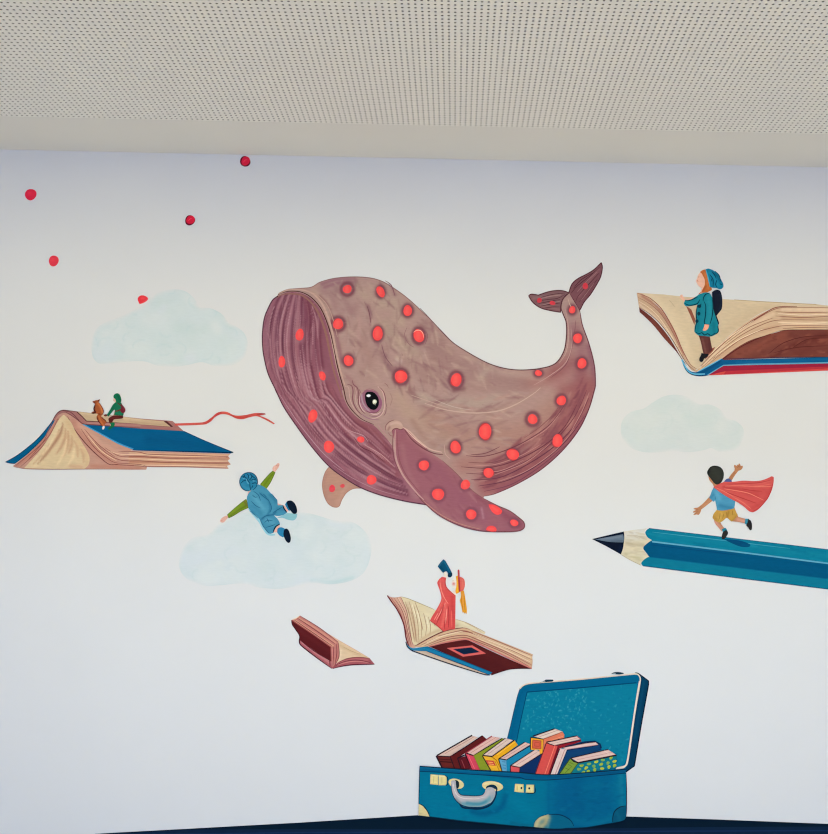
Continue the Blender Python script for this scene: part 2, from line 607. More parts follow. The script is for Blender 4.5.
for q in ('745,70 700,110 650,150 625,180', '742,95 700,140 655,190 645,212', '735,120 695,170 660,215', '715,95 665,125 635,160'):
    rf.line('A3', q, .7, (78, 38, 48))
for q in ('735,90 690,130 650,175', '722,135 690,178 665,210'):
    rf.line('A3', q, .5, (164, 124, 122))

BODY = ('A1 115,150! 118,138 140,126 160,120 210,117 255,112 290,92 350,76 430,70 500,75 550,90 600,120 660,165 740,240 828,330 '
        'A3 60,305 130,378 200,425 280,468 350,490 420,497 500,490 560,470 595,420 606,360 605,300 592,265 583,240! 590,205 618,178! '
        '640,215 658,248! 672,310 700,390 722,480 726,560 A4 722,0 700,75 660,160 590,250 500,330 400,390 310,430 265,440! 255,475! 180,445! 150,400 '
        'A2 700,440 605,300 590,235 560,195 510,145 460,125 420,90 395,50 380,0 A1 385,540 362,460 345,380 330,310 310,245 285,195 250,158 210,137 160,133')
B0 = (175, 143, 134)
bs = []
# broad tones
bs += [('A3', '640,330 665,400 670,480 650,560', 9, (152, 104, 110), .75), ('A3', '700,400 715,480 720,560', 4, (140, 92, 104), .8),
       ('A4', '700,0 670,90 600,190 500,280 380,350 280,400', 14, (160, 98, 100), .9), ('A4', '690,100 600,240 480,330 330,415', 6, (140, 78, 92), .8),
       ('A4', '640,20 560,130 440,220 300,290 180,310', 12, (168, 118, 110), .75), ('A4', '600,20 500,110 380,180 240,220 120,200', 10, (176, 140, 126), .55),
       ('A3', '500,520 560,510 610,450 640,380', 6, (168, 126, 120), .6), ('A3', '430,545 520,530 600,500', 9, (162, 104, 100), .65),
       ('A3', '560,560 600,520 620,460', 5, (176, 130, 126), .5),
       ('A1', '300,100 350,82 430,78 440,90 370,95 310,112', 2.4, (150, 104, 114), .8), ('A1', '300,130 340,150 360,200 420,210 440,190', 4, (162, 124, 122), .55),
       ('A1', '350,120 400,180 430,230', 3.5, (158, 120, 120), .5), ('A1', '490,190 500,240 500,270', 2.0, (150, 108, 112), .7),
       ('A1', '530,335 545,380 580,440 620,460', 4.0, (148, 110, 112), .75), ('A1', '560,400 570,440 600,470', 2.4, (132, 92, 98), .5),
       ('A1', '650,500 665,545 690,575', 2.2, (140, 98, 102), .75), ('A5', '590,100 640,160 680,195', 2.0, (146, 104, 104), .8),
       ('A1', '565,85 590,110 600,145', 2.0, (146, 104, 110), .75), ('A1', '740,270 790,340 810,400', 7, (160, 124, 118), .6),
       ('A1', '650,420 720,470 780,480', 6, (158, 126, 118), .5), ('A1', '460,300 470,360 500,400 470,470', 6, (164, 128, 120), .5),
       ('A1', '450,250 450,330', 3, (186, 150, 142), .5), ('A1', '540,180 600,180 620,250', 8, (182, 160, 140), .6), ('A1', '560,270 600,330 680,380', 8, (172, 150, 132), .6),
       ('A1', '445,110 480,150', 6, (182, 158, 140), .6), ('A1', '260,125 310,170 340,240 360,320', 3.0, (186, 156, 140), .7),
       ('A1', '290,150 325,190 345,250', 1.8, (140, 98, 100), .7), ('A1', '355,300 368,360 380,420', 2.4, (146, 100, 106), .75),
       ('A1', '395,480 420,500 450,560', 3, (160, 116, 116), .6), ('A1', '610,415 620,420', 3.2, (196, 176, 164), .8),
       ('A1', '760,410 790,440 828,470', 4, (158, 122, 116), .5),
       ('A4', '0,30 60,50 150,55 260,50 330,20', 8, (176, 160, 146), .55), ('A4', '140,0 180,-6', 3, (120, 80, 84), .7),
       ('A4', '20,110 100,170 110,240', 9, (170, 144, 126), .5), ('A4', '300,120 350,180', 9, (174, 136, 122), .4),
       ('A5', '400,90 460,190 470,290 420,350', 4, (184, 152, 140), .5), ('A5', '540,180 620,300 740,420', 10, (184, 156, 136), .6),
       ('A5', '640,350 700,440 790,520', 3.2, (160, 122, 112), .5), ('A5', '760,330 820,400', 6, (170, 140, 124), .4)]
bs += [('A3', '60,400 150,470 300,530 420,545', 11, (158, 124, 120), .7), ('A3', '100,480 250,560 400,570', 9, (164, 130, 124), .6), ('A4', '60,130 250,195 400,180 560,80', 12, (172, 130, 118), .6),
       ('A4', '640,60 580,170 450,285 290,375', 12, (150, 90, 92), .9), ('A3', '20,330 60,420 40,520', 7, (160, 126, 120), .6), ('A3', '330,500 420,515 500,530', 5, (184, 156, 142), .6), ('A3', '250,530 290,480', 4, (186, 166, 150), .5),
       ('A3', '560,500 640,470 690,560', 9, (150, 94, 96), .7), ('A4', '600,0 680,0 690,60', 9, (152, 92, 94), .7)]
# loose brush work
PUR = [(150, 112, 112), (160, 126, 120), (192, 166, 148), (138, 100, 104), (186, 158, 140), (166, 132, 126), (176, 150, 140)]
bs += rstrokes('A1', (330, 90, 640, 470), 110, 14, 1.7, PUR, 1.2, .8, -.6)
bs += rstrokes('A1', (600, 260, 828, 560), 90, 14, 1.8, PUR, .9, .8, -.6)
bs += rstrokes('A3', (0, 260, 330, 560), 110, 14, 1.8, PUR, .7, .8, -.6)
bs += rstrokes('A4', (0, 0, 420, 260), 110, 16, 1.7, PUR + [(180, 140, 130), (156, 118, 114)], -.15, .6, -.6)
BEL = [(118, 64, 76), (132, 76, 84), (140, 84, 90), (172, 116, 110), (186, 136, 124), (150, 94, 98), (160, 100, 98), (128, 74, 84)]
for _ in range(170):
    k = random.uniform(0, 1)
    x0, y0 = 300 + 410 * k, 400 - 330 * k ** 1.3
    dx, dy = random.uniform(-40, 10), random.uniform(-110, 5)
    a = -.35 - .75 * k + random.uniform(-.12, .12)
    px, py = 420 + (x0 + dx) / 4.14, 390 + (y0 + dy) / 4.14
    l = random.uniform(10, 26)
    bs.append(('P', [(px - l/2*math.cos(a), py - l/2*math.sin(a)), (px, py + .8), (px + l/2*math.cos(a - .12), py + l/2*math.sin(a - .12))], random.uniform(.9, 2.2), random.choice(BEL), -random.uniform(.35, .75)))
# darker rings round the spots
SPB = [('A1', 403, 121, 4.3, 4.3, 6.6, 0), ('A1', 541, 132, 3.9, 5.6, 6.0, -.5), ('A1', 653, 210, 4.4, 5.4, 6.4, -.2), ('A1', 699, 314, 5.0, 6.7, 8.6, -.2),
       ('A1', 529, 305, 4.9, 7.0, 7.8, -.1), ('A1', 365, 265, 5.0, 5.2, 7.4, .3), ('A1', 408, 417, 4.6, 5.6, 6.4, 0), ('A1', 625, 483, 6.0, 6.2, 8.2, 0),
       ('A3', 150, 538, 5.3, 6.4, 8.8, .2), ('A3', 490, 510, 3.4, 3.0, 4.0, 0), ('A3', 670, 470, 4.6, 5.1, 6.2, 0), ('A3', 652, 366, 4.2, 5.2, 6.0, 0),
       ('A3', 630, 248, 3.1, 3.8, 4.6, 0), ('A4', 147, 237, 5.0, 6.2, 7.2, 0), ('A4', 270, 172, 6.1, 7.9, 8.8, 0), ('A4', 466, 121, 4.7, 5.0, 7.2, .3),
       ('A4', 585, 44, 4.6, 5.0, 6.2, 0), ('A4', 569, 210, 5.0, 6.3, 5.8, .2), ('A4', 384, 267, 6.2, 5.3, 6.4, .4), ('A4', 284, 343, 5.1, 4.7, 5.6, .3)]
for (cr, x, y, rx, ry, h, rot) in SPB:
    x0, y0, k = CR[cr]
    cx, cy = x0 + x/k, y0 + y/k
    ring = [(cx + h*rx/max(rx, ry)*.93*math.cos(a), cy + h*ry/max(rx, ry)*.93*math.sin(a)) for a in np.arange(0, 6.3, .35)]
    bs.append(('P', ring, 2.3, (122, 72, 82), .9))
body = t.part('body')
BO = body.poly('A1', BODY, B0, soft=bs, grain=1.15)
# contour
body.line('A1', '160,120 210,117 255,112 290,92 350,76 430,70 500,75 550,90 600,120 660,165 740,240 828,330', .9, (140, 104, 102))
body.line('A3', '0,240 60,305 130,378 200,425 280,468 350,490 420,497 500,490 560,470 595,420 606,360 605,300 592,265', 1.0, OUTL)
body.line('A3', '420,497 500,490 560,470 595,420 606,360 605,300 592,265 584,240 592,205 618,178', 1.2, (90, 52, 58))
body.line('A3', '618,178 640,215 660,250 672,310 700,390 722,480 726,560 A4 722,0 700,75 660,160 590,250 500,330 400,390 310,430 265,440', 1.2, (104, 58, 68))
body.line('A3', '612,200 622,230 640,250', .8, (196, 168, 150))
body.line('A3', '600,240 612,300 615,360 604,425 575,470', .8, (190, 158, 146))
body.line('A3', '645,290 640,340 625,420 600,480 540,530', .7, (126, 80, 88))
body.line('A3', '625,320 628,400 600,470 530,525 470,560', .8, (188, 150, 142))
# belly grooves
for q, c, wd in (('190,272 260,275 340,255 440,210 540,140 600,60', (116, 66, 74), 1.0), ('210,268 270,262 330,235', (120, 72, 78), .8),
                 ('170,318 280,322 400,290 520,225 600,150 650,60', (112, 60, 70), 1.1), ('200,300 300,300 390,270', (126, 76, 80), .8),
                 ('190,345 300,345 430,300 550,215 640,110 690,0', (116, 62, 74), 1.0), ('210,372 330,362 450,305 560,230 645,140 700,30', (108, 58, 72), 1.1),
                 ('240,398 360,375 480,315 600,215 680,110', (104, 56, 72), 1.0), ('265,420 380,390 500,315 620,215', (120, 66, 82), .8),
                 ('430,200 500,150 560,90 600,20', (140, 88, 90), .8)):
    body.line('A4', q, wd, c)
for q in ('200,310 300,310 410,275 500,225', '230,335 330,335 430,290', '300,355 440,298 540,220', '320,380 440,335 560,250 640,160', '420,225 520,165 580,95', '620,180 670,90 700,10'):
    body.line('A4', q, .7, (190, 138, 130))
# pale ridges of the flank
body.line('A4', '20,55 90,78 170,92 250,95 330,85 400,58 470,15 500,-10', 1.3, (196, 168, 152))
body.line('A4', '60,40 140,70 220,84', .7, (194, 172, 158))
body.line('A4', '-40,20 40,48 110,72', .8, (190, 160, 146))
body.line('A4', '100,225 105,265 125,285', .9, (192, 158, 146))
body.line('A1', '485,190 495,225 500,262', .8, (120, 78, 84))
body.line('A1', '560,86 585,105 600,148', .9, (132, 88, 96))
body.line('A1', '545,350 560,400 590,440', .8, (126, 86, 94))
body.line('A1', '650,280 640,310 655,345 680,362', .7, (146, 108, 108))
body.line('A1', '710,275 735,310 725,350', .7, (140, 100, 102))

# throat
TH = ('A1 115,150! 95,165 78,195 60,240 52,300 52,350 57,395 75,470 105,535! A2 103,0 140,70 190,145 260,240 330,318 400,370 460,405 540,435 640,460 730,475! 665,400 635,360 605,290 590,235 560,195 510,145 '
      '460,125 420,90 395,50 380,0 A1 385,540 362,460 345,380 330,310 310,245 285,195 250,158 210,137 160,133')
ts = [('A1', '230,180 270,240 290,320 290,420 310,520', 8, (128, 74, 88), .8), ('A1', '300,330 320,420 345,500', 4, (140, 88, 100), .8),
      ('A1', '160,150 130,220 110,330 110,450', 5, (146, 100, 112), .6), ('A1', '90,200 70,300 75,420', 4, (150, 104, 118), .7),
      ('A1', '240,220 240,340', 6, (116, 62, 82), .6), ('A1', '190,220 170,330 180,450', 4, (172, 128, 134), .6), ('A1', '110,300 115,420', 5, (162, 120, 130), .5),
      ('A2', '130,0 220,140 330,260 470,360', 7, (158, 100, 112), .7), ('A2', '250,0 300,90 400,200 520,300', 8, (140, 80, 92), .7),
      ('A2', '320,0 370,90 470,170 560,290', 7, (150, 88, 96), .7), ('A2', '420,170 500,250 600,350', 6, (134, 72, 80), .6),
      ('A2', '440,140 520,180 570,250', 4, (142, 82, 88), .7), ('A2', '640,410 690,440', 4, (168, 120, 124), .7), ('A2', '560,410 650,430', 4, (130, 74, 88), .7),
      ('A2', '150,90 260,235 340,315 450,390', 3, (132, 82, 98), .7), ('A2', '440,180 480,210', 4.5, (160, 112, 118), .7)]
RIB = ['A1 128,142 105,190 90,250 82,330 90,420 112,500 150,575 A2 190,90 260,190 340,270 440,345 560,405 650,435',
       'A1 150,140 128,200 112,270 108,350 118,440 150,540 A2 180,30 250,140 330,230 430,315 560,385 650,415',
       'A1 175,140 155,210 140,290 140,380 160,480 190,560 A2 240,80 320,190 420,280 540,360 640,400',
       'A1 195,142 182,220 172,300 172,390 192,490 220,570 A2 260,60 340,170 440,260 560,340 630,380',
       'A1 215,148 215,230 208,310 212,400 230,500 255,570 A2 290,50 370,160 470,245 580,325',
       'A1 235,160 250,240 250,330 252,420 270,510 290,575 A2 320,40 400,140 490,215 590,300',
       'A1 255,178 282,250 290,330 300,430 320,530 A2 350,40 430,130 500,180 580,260']
for i, q in enumerate(RIB):
    ts.append(('A1', q, 1.5, (104, 56, 74) if i < 5 else (112, 58, 72), .7))
LIT = ['A1 140,142 116,200 100,270 96,350 106,440 130,520', 'A1 165,140 140,215 127,290 126,380 140,470 170,550', 'A1 186,142 168,220 156,300 157,390 176,490',
       'A1 205,146 200,230 192,310 192,400 212,500 240,575', 'A2 150,40 230,150 320,250 430,340 550,395', 'A2 215,60 300,180 400,275 520,350 620,395', 'A2 270,40 350,160 460,255 570,335',
       'A2 300,30 380,140 480,225', 'A2 420,180 470,250 560,310 600,340']
for q in LIT:
    ts.append(('A1', q, 1.1, (186, 140, 146), .55))
TC = [(176, 128, 136), (116, 66, 82), (160, 108, 118), (190, 146, 150), (104, 56, 72), (150, 94, 104)]
ts += rstrokes('A1', (70, 160, 300, 560), 70, 20, .9, TC, 1.6, .2, -.5)
ts += rstrokes('A2', (150, 20, 380, 250), 60, 20, .9, TC, .95, .18, -.5)
ts += rstrokes('A2', (320, 160, 620, 400), 75, 20, .9, TC, .68, .16, -.5)
def resamp(q, cr, n=48):
    L_ = np.array(spline(pts(q, cr), False, 2.0))
    s_ = np.r_[0, np.cumsum(np.hypot(*np.diff(L_, axis=0).T))]
    u = np.linspace(0, s_[-1], n)
    return np.stack([np.interp(u, s_, L_[:, 0]), np.interp(u, s_, L_[:, 1])], 1)


RS = [resamp(q, 'A1') for q in [RIB[0].replace('128,142', '112,160').replace('105,190', '80,220').replace('90,250', '64,290')] + RIB]
for _ in range(230):
    i = random.randrange(len(RS) - 1)
    f_ = random.random()
    L_ = RS[i] * (1 - f_) + RS[i + 1] * f_
    a = random.randrange(0, 40)
    seg_ = L_[a:a + random.randint(6, 22)]
    if len(seg_) > 3:
        ts.append(('P', [tuple(v_) for v_ in seg_], random.uniform(.45, .9), random.choice(TC + [(198, 154, 158), (96, 50, 66)]), -random.uniform(.45, .85)))
SPT = [('A1', 206, 310, 4.0, 6.1, 5.4, .05), ('A1', 132, 422, 3.3, 6.0, 4.8, .1), ('A1', 300, 480, 3.0, 5.0, 4.4, -.3), ('A2', 260, 108, 4.6, 6.4, 6.2, .25),
       ('A2', 327, 235, 5.4, 5.9, 6.8, -.5), ('A2', 459, 205, 3.6, 3.2, 5.0, .5), ('A2', 503, 372, 5.2, 4.6, 6.2, .4)]
for (cr, x, y, rx, ry, h, rot) in SPT:
    x0, y0, k = CR[cr]
    ts.append(('P', [(x0 + x/k, y0 + y/k - ry*.6), (x0 + x/k, y0 + y/k + ry*.6)], h, (170, 118, 126), .8))
thr = t.part('throat', label='ribbed purple throat of the whale')
thr.poly('A1', TH, (152, 98, 110), soft=ts, grain=1.0)
thr.line('A1', '115,150 95,165 78,195 60,240 52,300 52,350 57,395 75,470 105,535 A2 140,70 190,145 260,240 330,318 400,370 460,405 540,435 640,460 730,475', 1.1, (88, 52, 66), taper=False)
thr.line('A2', '120,15 200,135 300,258 390,335', .7, (182, 146, 156))
thr.line('A2', '345,312 420,362 520,410 620,440', .6, (176, 134, 142))
thr.line('A2', '405,165 430,175 470,190 490,215', .7, (190, 150, 152))
thr.line('A2', '430,195 460,235 500,255 560,300', .8, (100, 52, 62))
thr.line('A2', '470,225 540,265 600,320', .7, (196, 152, 150))

# lip
lip = t.part('lip', label='pale rim around the open mouth')
lip.line('A1', '112,158 128,146 160,140 210,145 245,168 275,205 300,260 318,320 332,390 350,470 372,540 382,575', 2.2, (150, 104, 96))
lip.line('A1', '112,156 120,142 160,130 210,133 252,154 290,196 315,248 335,312 350,385 367,460 388,535 A2 400,48 425,86 462,120 512,143', 1.2, (80, 38, 40))
lip.line('A1', '120,140 160,124 212,124 258,138 296,178 322,235 342,305 358,385 375,460 395,525', 2.0, (196, 162, 146))
lip.line('A1', '230,124 275,142 318,185 345,250 362,320', 1.0, (186, 152, 138))
lip.line('A1', '330,300 345,370 356,430 368,480', .6, (206, 178, 160))

# eye and its folds
ey = t.part('eyelid')
ey.poly('A6', '322,165! 360,140 430,140 500,165 545,220 580,300 570,380 530,430 440,455 370,440 320,400 280,340 275,260 295,200', (150, 98, 118),
        soft=[('A6', '300,200 305,280 340,360 400,420', .9, (186, 168, 172), .8), ('A6', '540,200 570,290 560,380 500,430', 1.1, (160, 96, 126), .7),
              ('A6', '290,320 330,400 420,440', .8, (184, 140, 150), .7)], grain=.6)
for q, wd, c in (('265,130 280,165 262,240 258,330 300,420 350,465', 1.0, (128, 78, 86)), ('280,180 270,260 275,330 310,410 350,450', .9, (214, 184, 180)),
                 ('170,0 185,60 240,110 255,180 245,260', 1.0, (132, 84, 90)), ('100,60 160,80 180,150 175,250 190,330 240,420 300,480', 1.2, (134, 84, 92)),
                 ('85,80 120,110 130,200 150,300 200,400 270,490', 1.0, (196, 162, 150)), ('210,100 225,170 215,260 235,350 290,440', 1.0, (196, 160, 152)),
                 ('400,440 450,470 520,470 560,440', .9, (218, 186, 182)), ('360,420 420,452 500,450 550,410', .7, (120, 64, 84)),
                 ('520,90 570,130 600,200 618,300 610,400 570,480 480,530 400,530', 1.2, (206, 172, 162)), ('540,95 600,160 625,240 635,330 650,380', .9, (130, 86, 92)),
                 ('640,380 630,450 600,500', .8, (140, 96, 104)), ('330,150 400,125 470,140 540,190', .8, (160, 112, 116)), ('400,490 470,505 540,490 590,430', .8, (150, 104, 122)),
                 ('690,180 720,260 690,360', .7, (160, 124, 118)), ('610,40 650,70 670,110', .7, (150, 110, 106)), ('300,470 370,520 460,545 540,550', 1.0, (160, 116, 130))):
    ey.line('A6', q, wd, c)
eye = t.part('eye', label='glossy black eye')
eye.poly('A6', '350,190 375,165 420,162 470,175 510,215 535,270 535,340 515,385 480,412 440,410 400,385 370,345 352,290 345,240', (8, 13, 18))
gl = t.part('glint', eye); gl.oval('A6', 395, 217, 2.0, 1.4, (240, 240, 244))
gl = t.part('glint', eye); gl.oval('A6', 478, 302, 2.2, 2.3, (214, 216, 190)); gl.oval('A6', 474, 298, 1.3, 1.4, (244, 244, 232)); gl.line('A6', '478,320 486,340 492,350', 1.0, (120, 124, 110))

# near flipper
fl = t.part('flipper', label='big near flipper sweeping down right')
FS = [('A2', '640,200 690,330 780,460', 8, (156, 98, 108), .7), ('A4', '60,330 150,430 260,520', 8, (150, 92, 106), .6), ('A4', '240,440 330,500 410,560', 4, (136, 74, 88), .7),
      ('A4', '110,290 190,370 280,450', 4, (168, 116, 116), .6), ('A2', '660,190 730,250 800,290', 3, (176, 124, 122), .6), ('A4', '20,440 120,530 250,570', 2.5, (170, 116, 116), .6),
      ('A4', '255,490 262,530', 1.2, (186, 140, 150), .6), ('A2', '630,230 650,330 690,400', 3, (168, 114, 118), .5)]
FS += rstrokes('A4', (0, 280, 400, 570), 60, 12, 1.4, [(166, 110, 116), (138, 82, 96), (156, 100, 104), (176, 124, 126)], .75, .35, -.5)
SPF = [('A2', 720, 312, 4.9, 5.3, 6.4, .2), ('A4', 75, 432, 5.7, 6.2, 7.4, -.5), ('A4', 188, 392, 4.7, 4.9, 6.0, .3), ('A4', 212, 515, 4.9, 5.3, 6.6, .1),
       ('A4', 390, 550, 4.0, 3.4, 4.8, .4)]
for (cr, x, y, rx, ry, h, rot) in SPF:
    x0, y0, k = CR[cr]
    ring = [(x0 + x/k + h*.95*math.cos(a), y0 + y/k + h*.95*math.sin(a)) for a in np.arange(0, 6.3, .35)]
    FS.append(('P', ring, 1.8, (126, 72, 86), .75))
FO = fl.poly('A2', '585,165! 600,225 603,290 640,360 700,440 A4 20,470 80,520 160,560 250,583 350,587 410,583 431,570 430,548 405,525 370,500 320,478 262,448 215,415 150,345 92,292 30,250 '
             'A2 740,240 690,205 650,165 610,145', (154, 96, 106), soft=FS, grain=1.1)
fl.line('A4', '-20,425 20,470 80,520 160,560 250,583 350,587 410,583 431,570 430,548 405,525 370,500 320,478 262,448', 1.1, (116, 66, 70))
fl.line('A4', '10,455 80,512 160,552 250,576', .8, (186, 138, 120))
fl.line('A4', '262,448 215,415 150,345 92,292', .8, (138, 90, 92))
fl.line('A2', '602,165 600,225 606,290 635,355 690,425 720,455', 2.0, (192, 150, 144))
fl.line('A2', '612,175 612,235 622,300 655,365 710,430', .8, (140, 86, 92))
fl.line('A2', '592,180 590,235 598,290 625,350', .7, (120, 70, 78))
fl.line('A2', '640,165 670,205 715,240 760,262 800,268', 1.3, (120, 70, 76))
fl.line('A2', '625,150 660,172 700,212 745,245 795,258', 1.7, (206, 172, 158))
fl.line('A2', '640,158 680,200 730,240', .7, (226, 196, 182))
kn = t.part('shoulder', fl, label='pale knob where the near flipper joins')
kn.poly('A5', '462,420! 458,395 478,365 510,350 545,352 568,375 575,400! 555,410 530,402 505,408 495,425', (192, 158, 144), soft=[('A5', '490,375 530,362 560,378', 1.3, (206, 174, 160), .8), ('A5', '470,415 480,395', 1.2, (150, 110, 104), .7)], grain=.7)
kn.line('A5', '495,425 505,410 530,403 555,412 580,405', .9, (116, 70, 72))
kn.line('A5', '455,420 452,390 475,360 515,344', .8, (140, 96, 94))
kn.line('A5', '400,375 440,430 480,485', 1.0, (184, 140, 138))
kn.line('A5', '470,430 490,455 515,450', .8, (150, 104, 102))

for lst, par in ((SPB, body), (SPT, thr), (SPF, fl)):
    for (cr, x, y, rx, ry, h, rot) in lst:
        s = t.part('spot', par)
        x0, y0, k = CR[cr]
        if par is body and rx > 4.8:
            s.oval(cr, x, y, rx * 1.05, ry * 1.05, (204, 66, 70), rot)
        s.oval(cr, x, y, rx, ry, RED, rot, soft=[('P', [(x0 + x/k - .6, y0 + y/k - ry*.4), (x0 + x/k - .4, y0 + y/k + ry*.3)], rx*.55, RED2, .8)])
        if (cr, x) == ('A1', 699):
            s.line(cr, '676,300 690,292 705,292 716,305 718,322', .7, (250, 190, 170))
s = t.part('spot', fl); s.poly('A4', '283,474! 305,475 325,485 340,500 335,512 318,517 302,508 290,492', RED, soft=[('A4', '300,485 320,500', 1.5, RED2, .7)], grain=.8)
s = t.part('spot', fl); s.poly('A4', '273,580! 278,568 292,562 308,565 317,575 315,585! 295,586', RED, soft=[('A4', '285,575 305,575', 1.4, RED2, .7)], grain=.8)
for (x, y, a, b, par) in ((684, 150, 2.7, 3.3, rf), (548, 220, 3.1, 2.0, lf), (494, 209, 2.5, 2.5, lf)):
    s = t.part('spot', par); s.oval('A3', x, y, a, b, (214, 66, 76), rot=.3)
t.done()

# ------------------------------------------------------------------ blue book lying open face down, left
BK = 'open books flying over the wall'
t = Thing('open_book', 'blue open book lying face down with a red ribbon, fox and child on it', 'book', (120, 468), (222, 222, 219), group=BK)
cv = t.part('cover', label='blue cover boards')
cv.poly('B1', '32,485! 110,440 215,355 290,270 330,212! 345,205 330,250 260,340 170,430 88,494! 60,492', (8, 92, 142), edge=(.6, (10, 44, 72)))
cv.poly('B1', '485,258! 828,284! B2 0,263! 296,282! 420,338! 570,399! 556,406! 0,388! B1 790,412! 700,375! 600,322!', (8, 90, 142), smooth=False,
        soft=[('B1', '600,290 700,330 828,350', 6, (12, 100, 152), .5), ('B2', '100,330 300,350 450,380', 5, (6, 80, 130), .6)], grain=2)
cv.line('B1', '487,262 600,324 700,377 788,411', 2.2, (70, 160, 208), taper=False)
cv.line('B2', '296,283 420,339 570,400', .9, (10, 62, 100), taper=False)
cv.line('B2', '570,400 450,398 200,392 0,388 B1 790,412', .9, (6, 40, 66), taper=False, smooth=False)
bk = t.part('page_block', label='fanned cream and pink pages')
bk.poly('B1', '375,195! 410,200 485,262! 600,325! 700,380! 790,414! B2 0,390! 555,407! 542,420! 552,434! 540,446! 557,466! 535,474! 545,490! 300,482! 95,478! 90,495! 0,495! B1 500,526! 150,526! 75,510! 180,425 265,335 322,245! 332,210! 350,190!', (197, 150, 131), smooth=True,
        soft=[('B1', '90,508 200,425 280,340 340,240', 3.5, (184, 122, 104), .7), ('B1', '430,250 520,360 640,470 700,500', 4, (190, 128, 110), .6),
              ('B1', '470,270 600,380 720,450', 4, (214, 166, 142), .6), ('B2', '0,405 300,415 540,415', 1.2, (222, 180, 146), .9), ('B2', '0,440 300,442 550,440', 1.6, (216, 172, 138), .8),
              ('B2', '0,425 540,428', 1.2, (186, 120, 98), .9), ('B2', '0,460 250,465 550,470', 1.4, (214, 168, 132), .8), ('B2', '0,452 300,455 540,458', .9, (176, 108, 88), .9),
              ('B1', '540,510 700,515 828,520', 2.0, (190, 128, 108), .7)], grain=1.2)
for q in ('B1 700,425 760,422 828,428 B2 100,410 300,415 540,422', 'B1 620,400 700,448 760,450 828,452 B2 200,432 540,438', 'B1 560,370 640,440 720,475 828,478 B2 200,455 545,462', 'B1 700,492 828,500 B2 100,478 300,480 540,488',
          'B1 500,290 580,380 680,455', 'B1 480,290 560,400 660,480 700,492', 'B1 660,500 828,508 B2 90,482'):
    bk.line('B1', q, .7, (140, 74, 66))
for q in ('B1 640,420 720,440 828,440 B2 200,420 530,426', 'B1 700,462 828,466 B2 300,446 540,450', 'B2 20,470 300,472 530,478', 'B1 520,330 600,420 690,478'):
    bk.line('B1', q, .7, (236, 206, 168))
bk.line('B1', '400,215 440,290 520,390 600,465 650,500 700,497', .9, (104, 48, 46))
for q in ('95,505 200,420 290,330 345,225', '120,515 220,425 300,330 350,230', '280,320 260,360 220,410 170,470', '305,260 270,330'):
    bk.line('B1', q, .7, (140, 84, 78))
bk.line('B1', '80,513 150,525 300,528 500,527 828,527', .6, (150, 92, 80))
fp = t.part('front_page', label='cream front page')
fp.poly('B1', '378,205! 355,225 325,275 290,340 230,425 142,522! 300,525 500,525! 525,500 530,460 515,420 490,378 450,310 420,250', (218, 194, 153),
        soft=[('B1', '350,260 320,340 270,420 200,500', 4, (226, 206, 166), .7), ('B1', '400,250 460,350 510,440 515,510', 3, (214, 182, 140), .7),
              ('B1', '420,510 480,515', 2.5, (206, 160, 126), .6)] + [('B1', q, wd, c, -.7) for q, wd, c in (('375,260 365,300 340,350 300,410', 2.0, (190, 140, 110)), ('350,290 320,370 270,440 225,495', 1.8, (190, 142, 110)), ('388,285 385,340 360,400 330,440', 1.8, (194, 144, 114)), ('402,300 405,350 390,420 365,465', 2.0, (196, 148, 116)), ('425,330 425,380 405,440', 1.8, (198, 150, 118)), ('440,360 458,400 460,455', 1.8, (204, 160, 126)), ('330,340 290,420 230,490', 1.3, (176, 128, 100)), ('372,250 352,330 310,390', 1.0, (168, 120, 94)), ('472,400 492,440 495,490', 1.5, (204, 160, 126)), ('300,370 250,440 190,505', 1.4, (202, 160, 124)), ('395,350 380,430 340,500', 1.6, (238, 216, 172)), ('345,300 300,380 240,450', 1.2, (238, 216, 172)), ('440,400 430,460 400,500', 1.8, (236, 212, 170)))], grain=1.4)
sp = t.part('spine', label='beige spine with dusty pink borders')
sp.poly('B1', '310,240! 330,205 350,185 375,178 430,183! 458,186! 828,228! B2 235,226! 296,282! 0,264! B1 520,262! 485,262! 440,225 400,200 372,195 345,208 325,235', (166, 112, 106), smooth=True, soft=[('B1', '520,255 828,270', 1.2, (190, 140, 128), .8)], grain=1)
sp.poly('B1', '458,187! 828,229! B2 0,211! 190,228! 228,258! 0,241! B1 828,258! 512,243!', (200, 172, 138), smooth=False, soft=[('B1', '480,196 828,235', 1.2, (214, 190, 156), .8), ('B2', '0,232 200,248', 1.2, (186, 154, 124), .7)], grain=1)
sp.line('B1', '455,188 485,215 512,243 828,260 B2 0,242 228,259 190,228', .9, (72, 34, 40), taper=False, smooth=False)
sp.poly('B2', '186,226! 205,227! 240,260! 225,258!', (84, 40, 44), smooth=False)
sp.line('B1', '300,262 330,208 352,186 375,179 430,184 458,187', .9, (92, 50, 56))
sp.line('B1', '390,190 440,220 490,258 520,263 828,284', .8, (110, 60, 62))
sp.line('B1', '375,183 420,192 470,240', .9, (120, 70, 74))
rb = t.part('bookmark_ribbon', label='wavy red ribbon')
rb.poly('B2', '245,240! 400,234 425,225 455,203 480,182 510,174 540,178 570,193 600,197 640,193 690,183 745,184! 750,190! 715,197! 760,215 800,241! 792,244! 740,216 700,200 660,206 625,216 590,214 560,200 530,190 500,190 470,205 445,230 410,246 250,252!', (206, 84, 74),
        soft=[('B2', '430,232 465,202 500,180', 1.0, (176, 54, 54), .6), ('B2', '560,196 600,210 650,204', .9, (178, 56, 54), .7), ('B2', '260,245 400,241', .8, (222, 104, 90), .7), ('B2', '540,182 510,178', .8, (224, 106, 92), .7)], grain=.7)
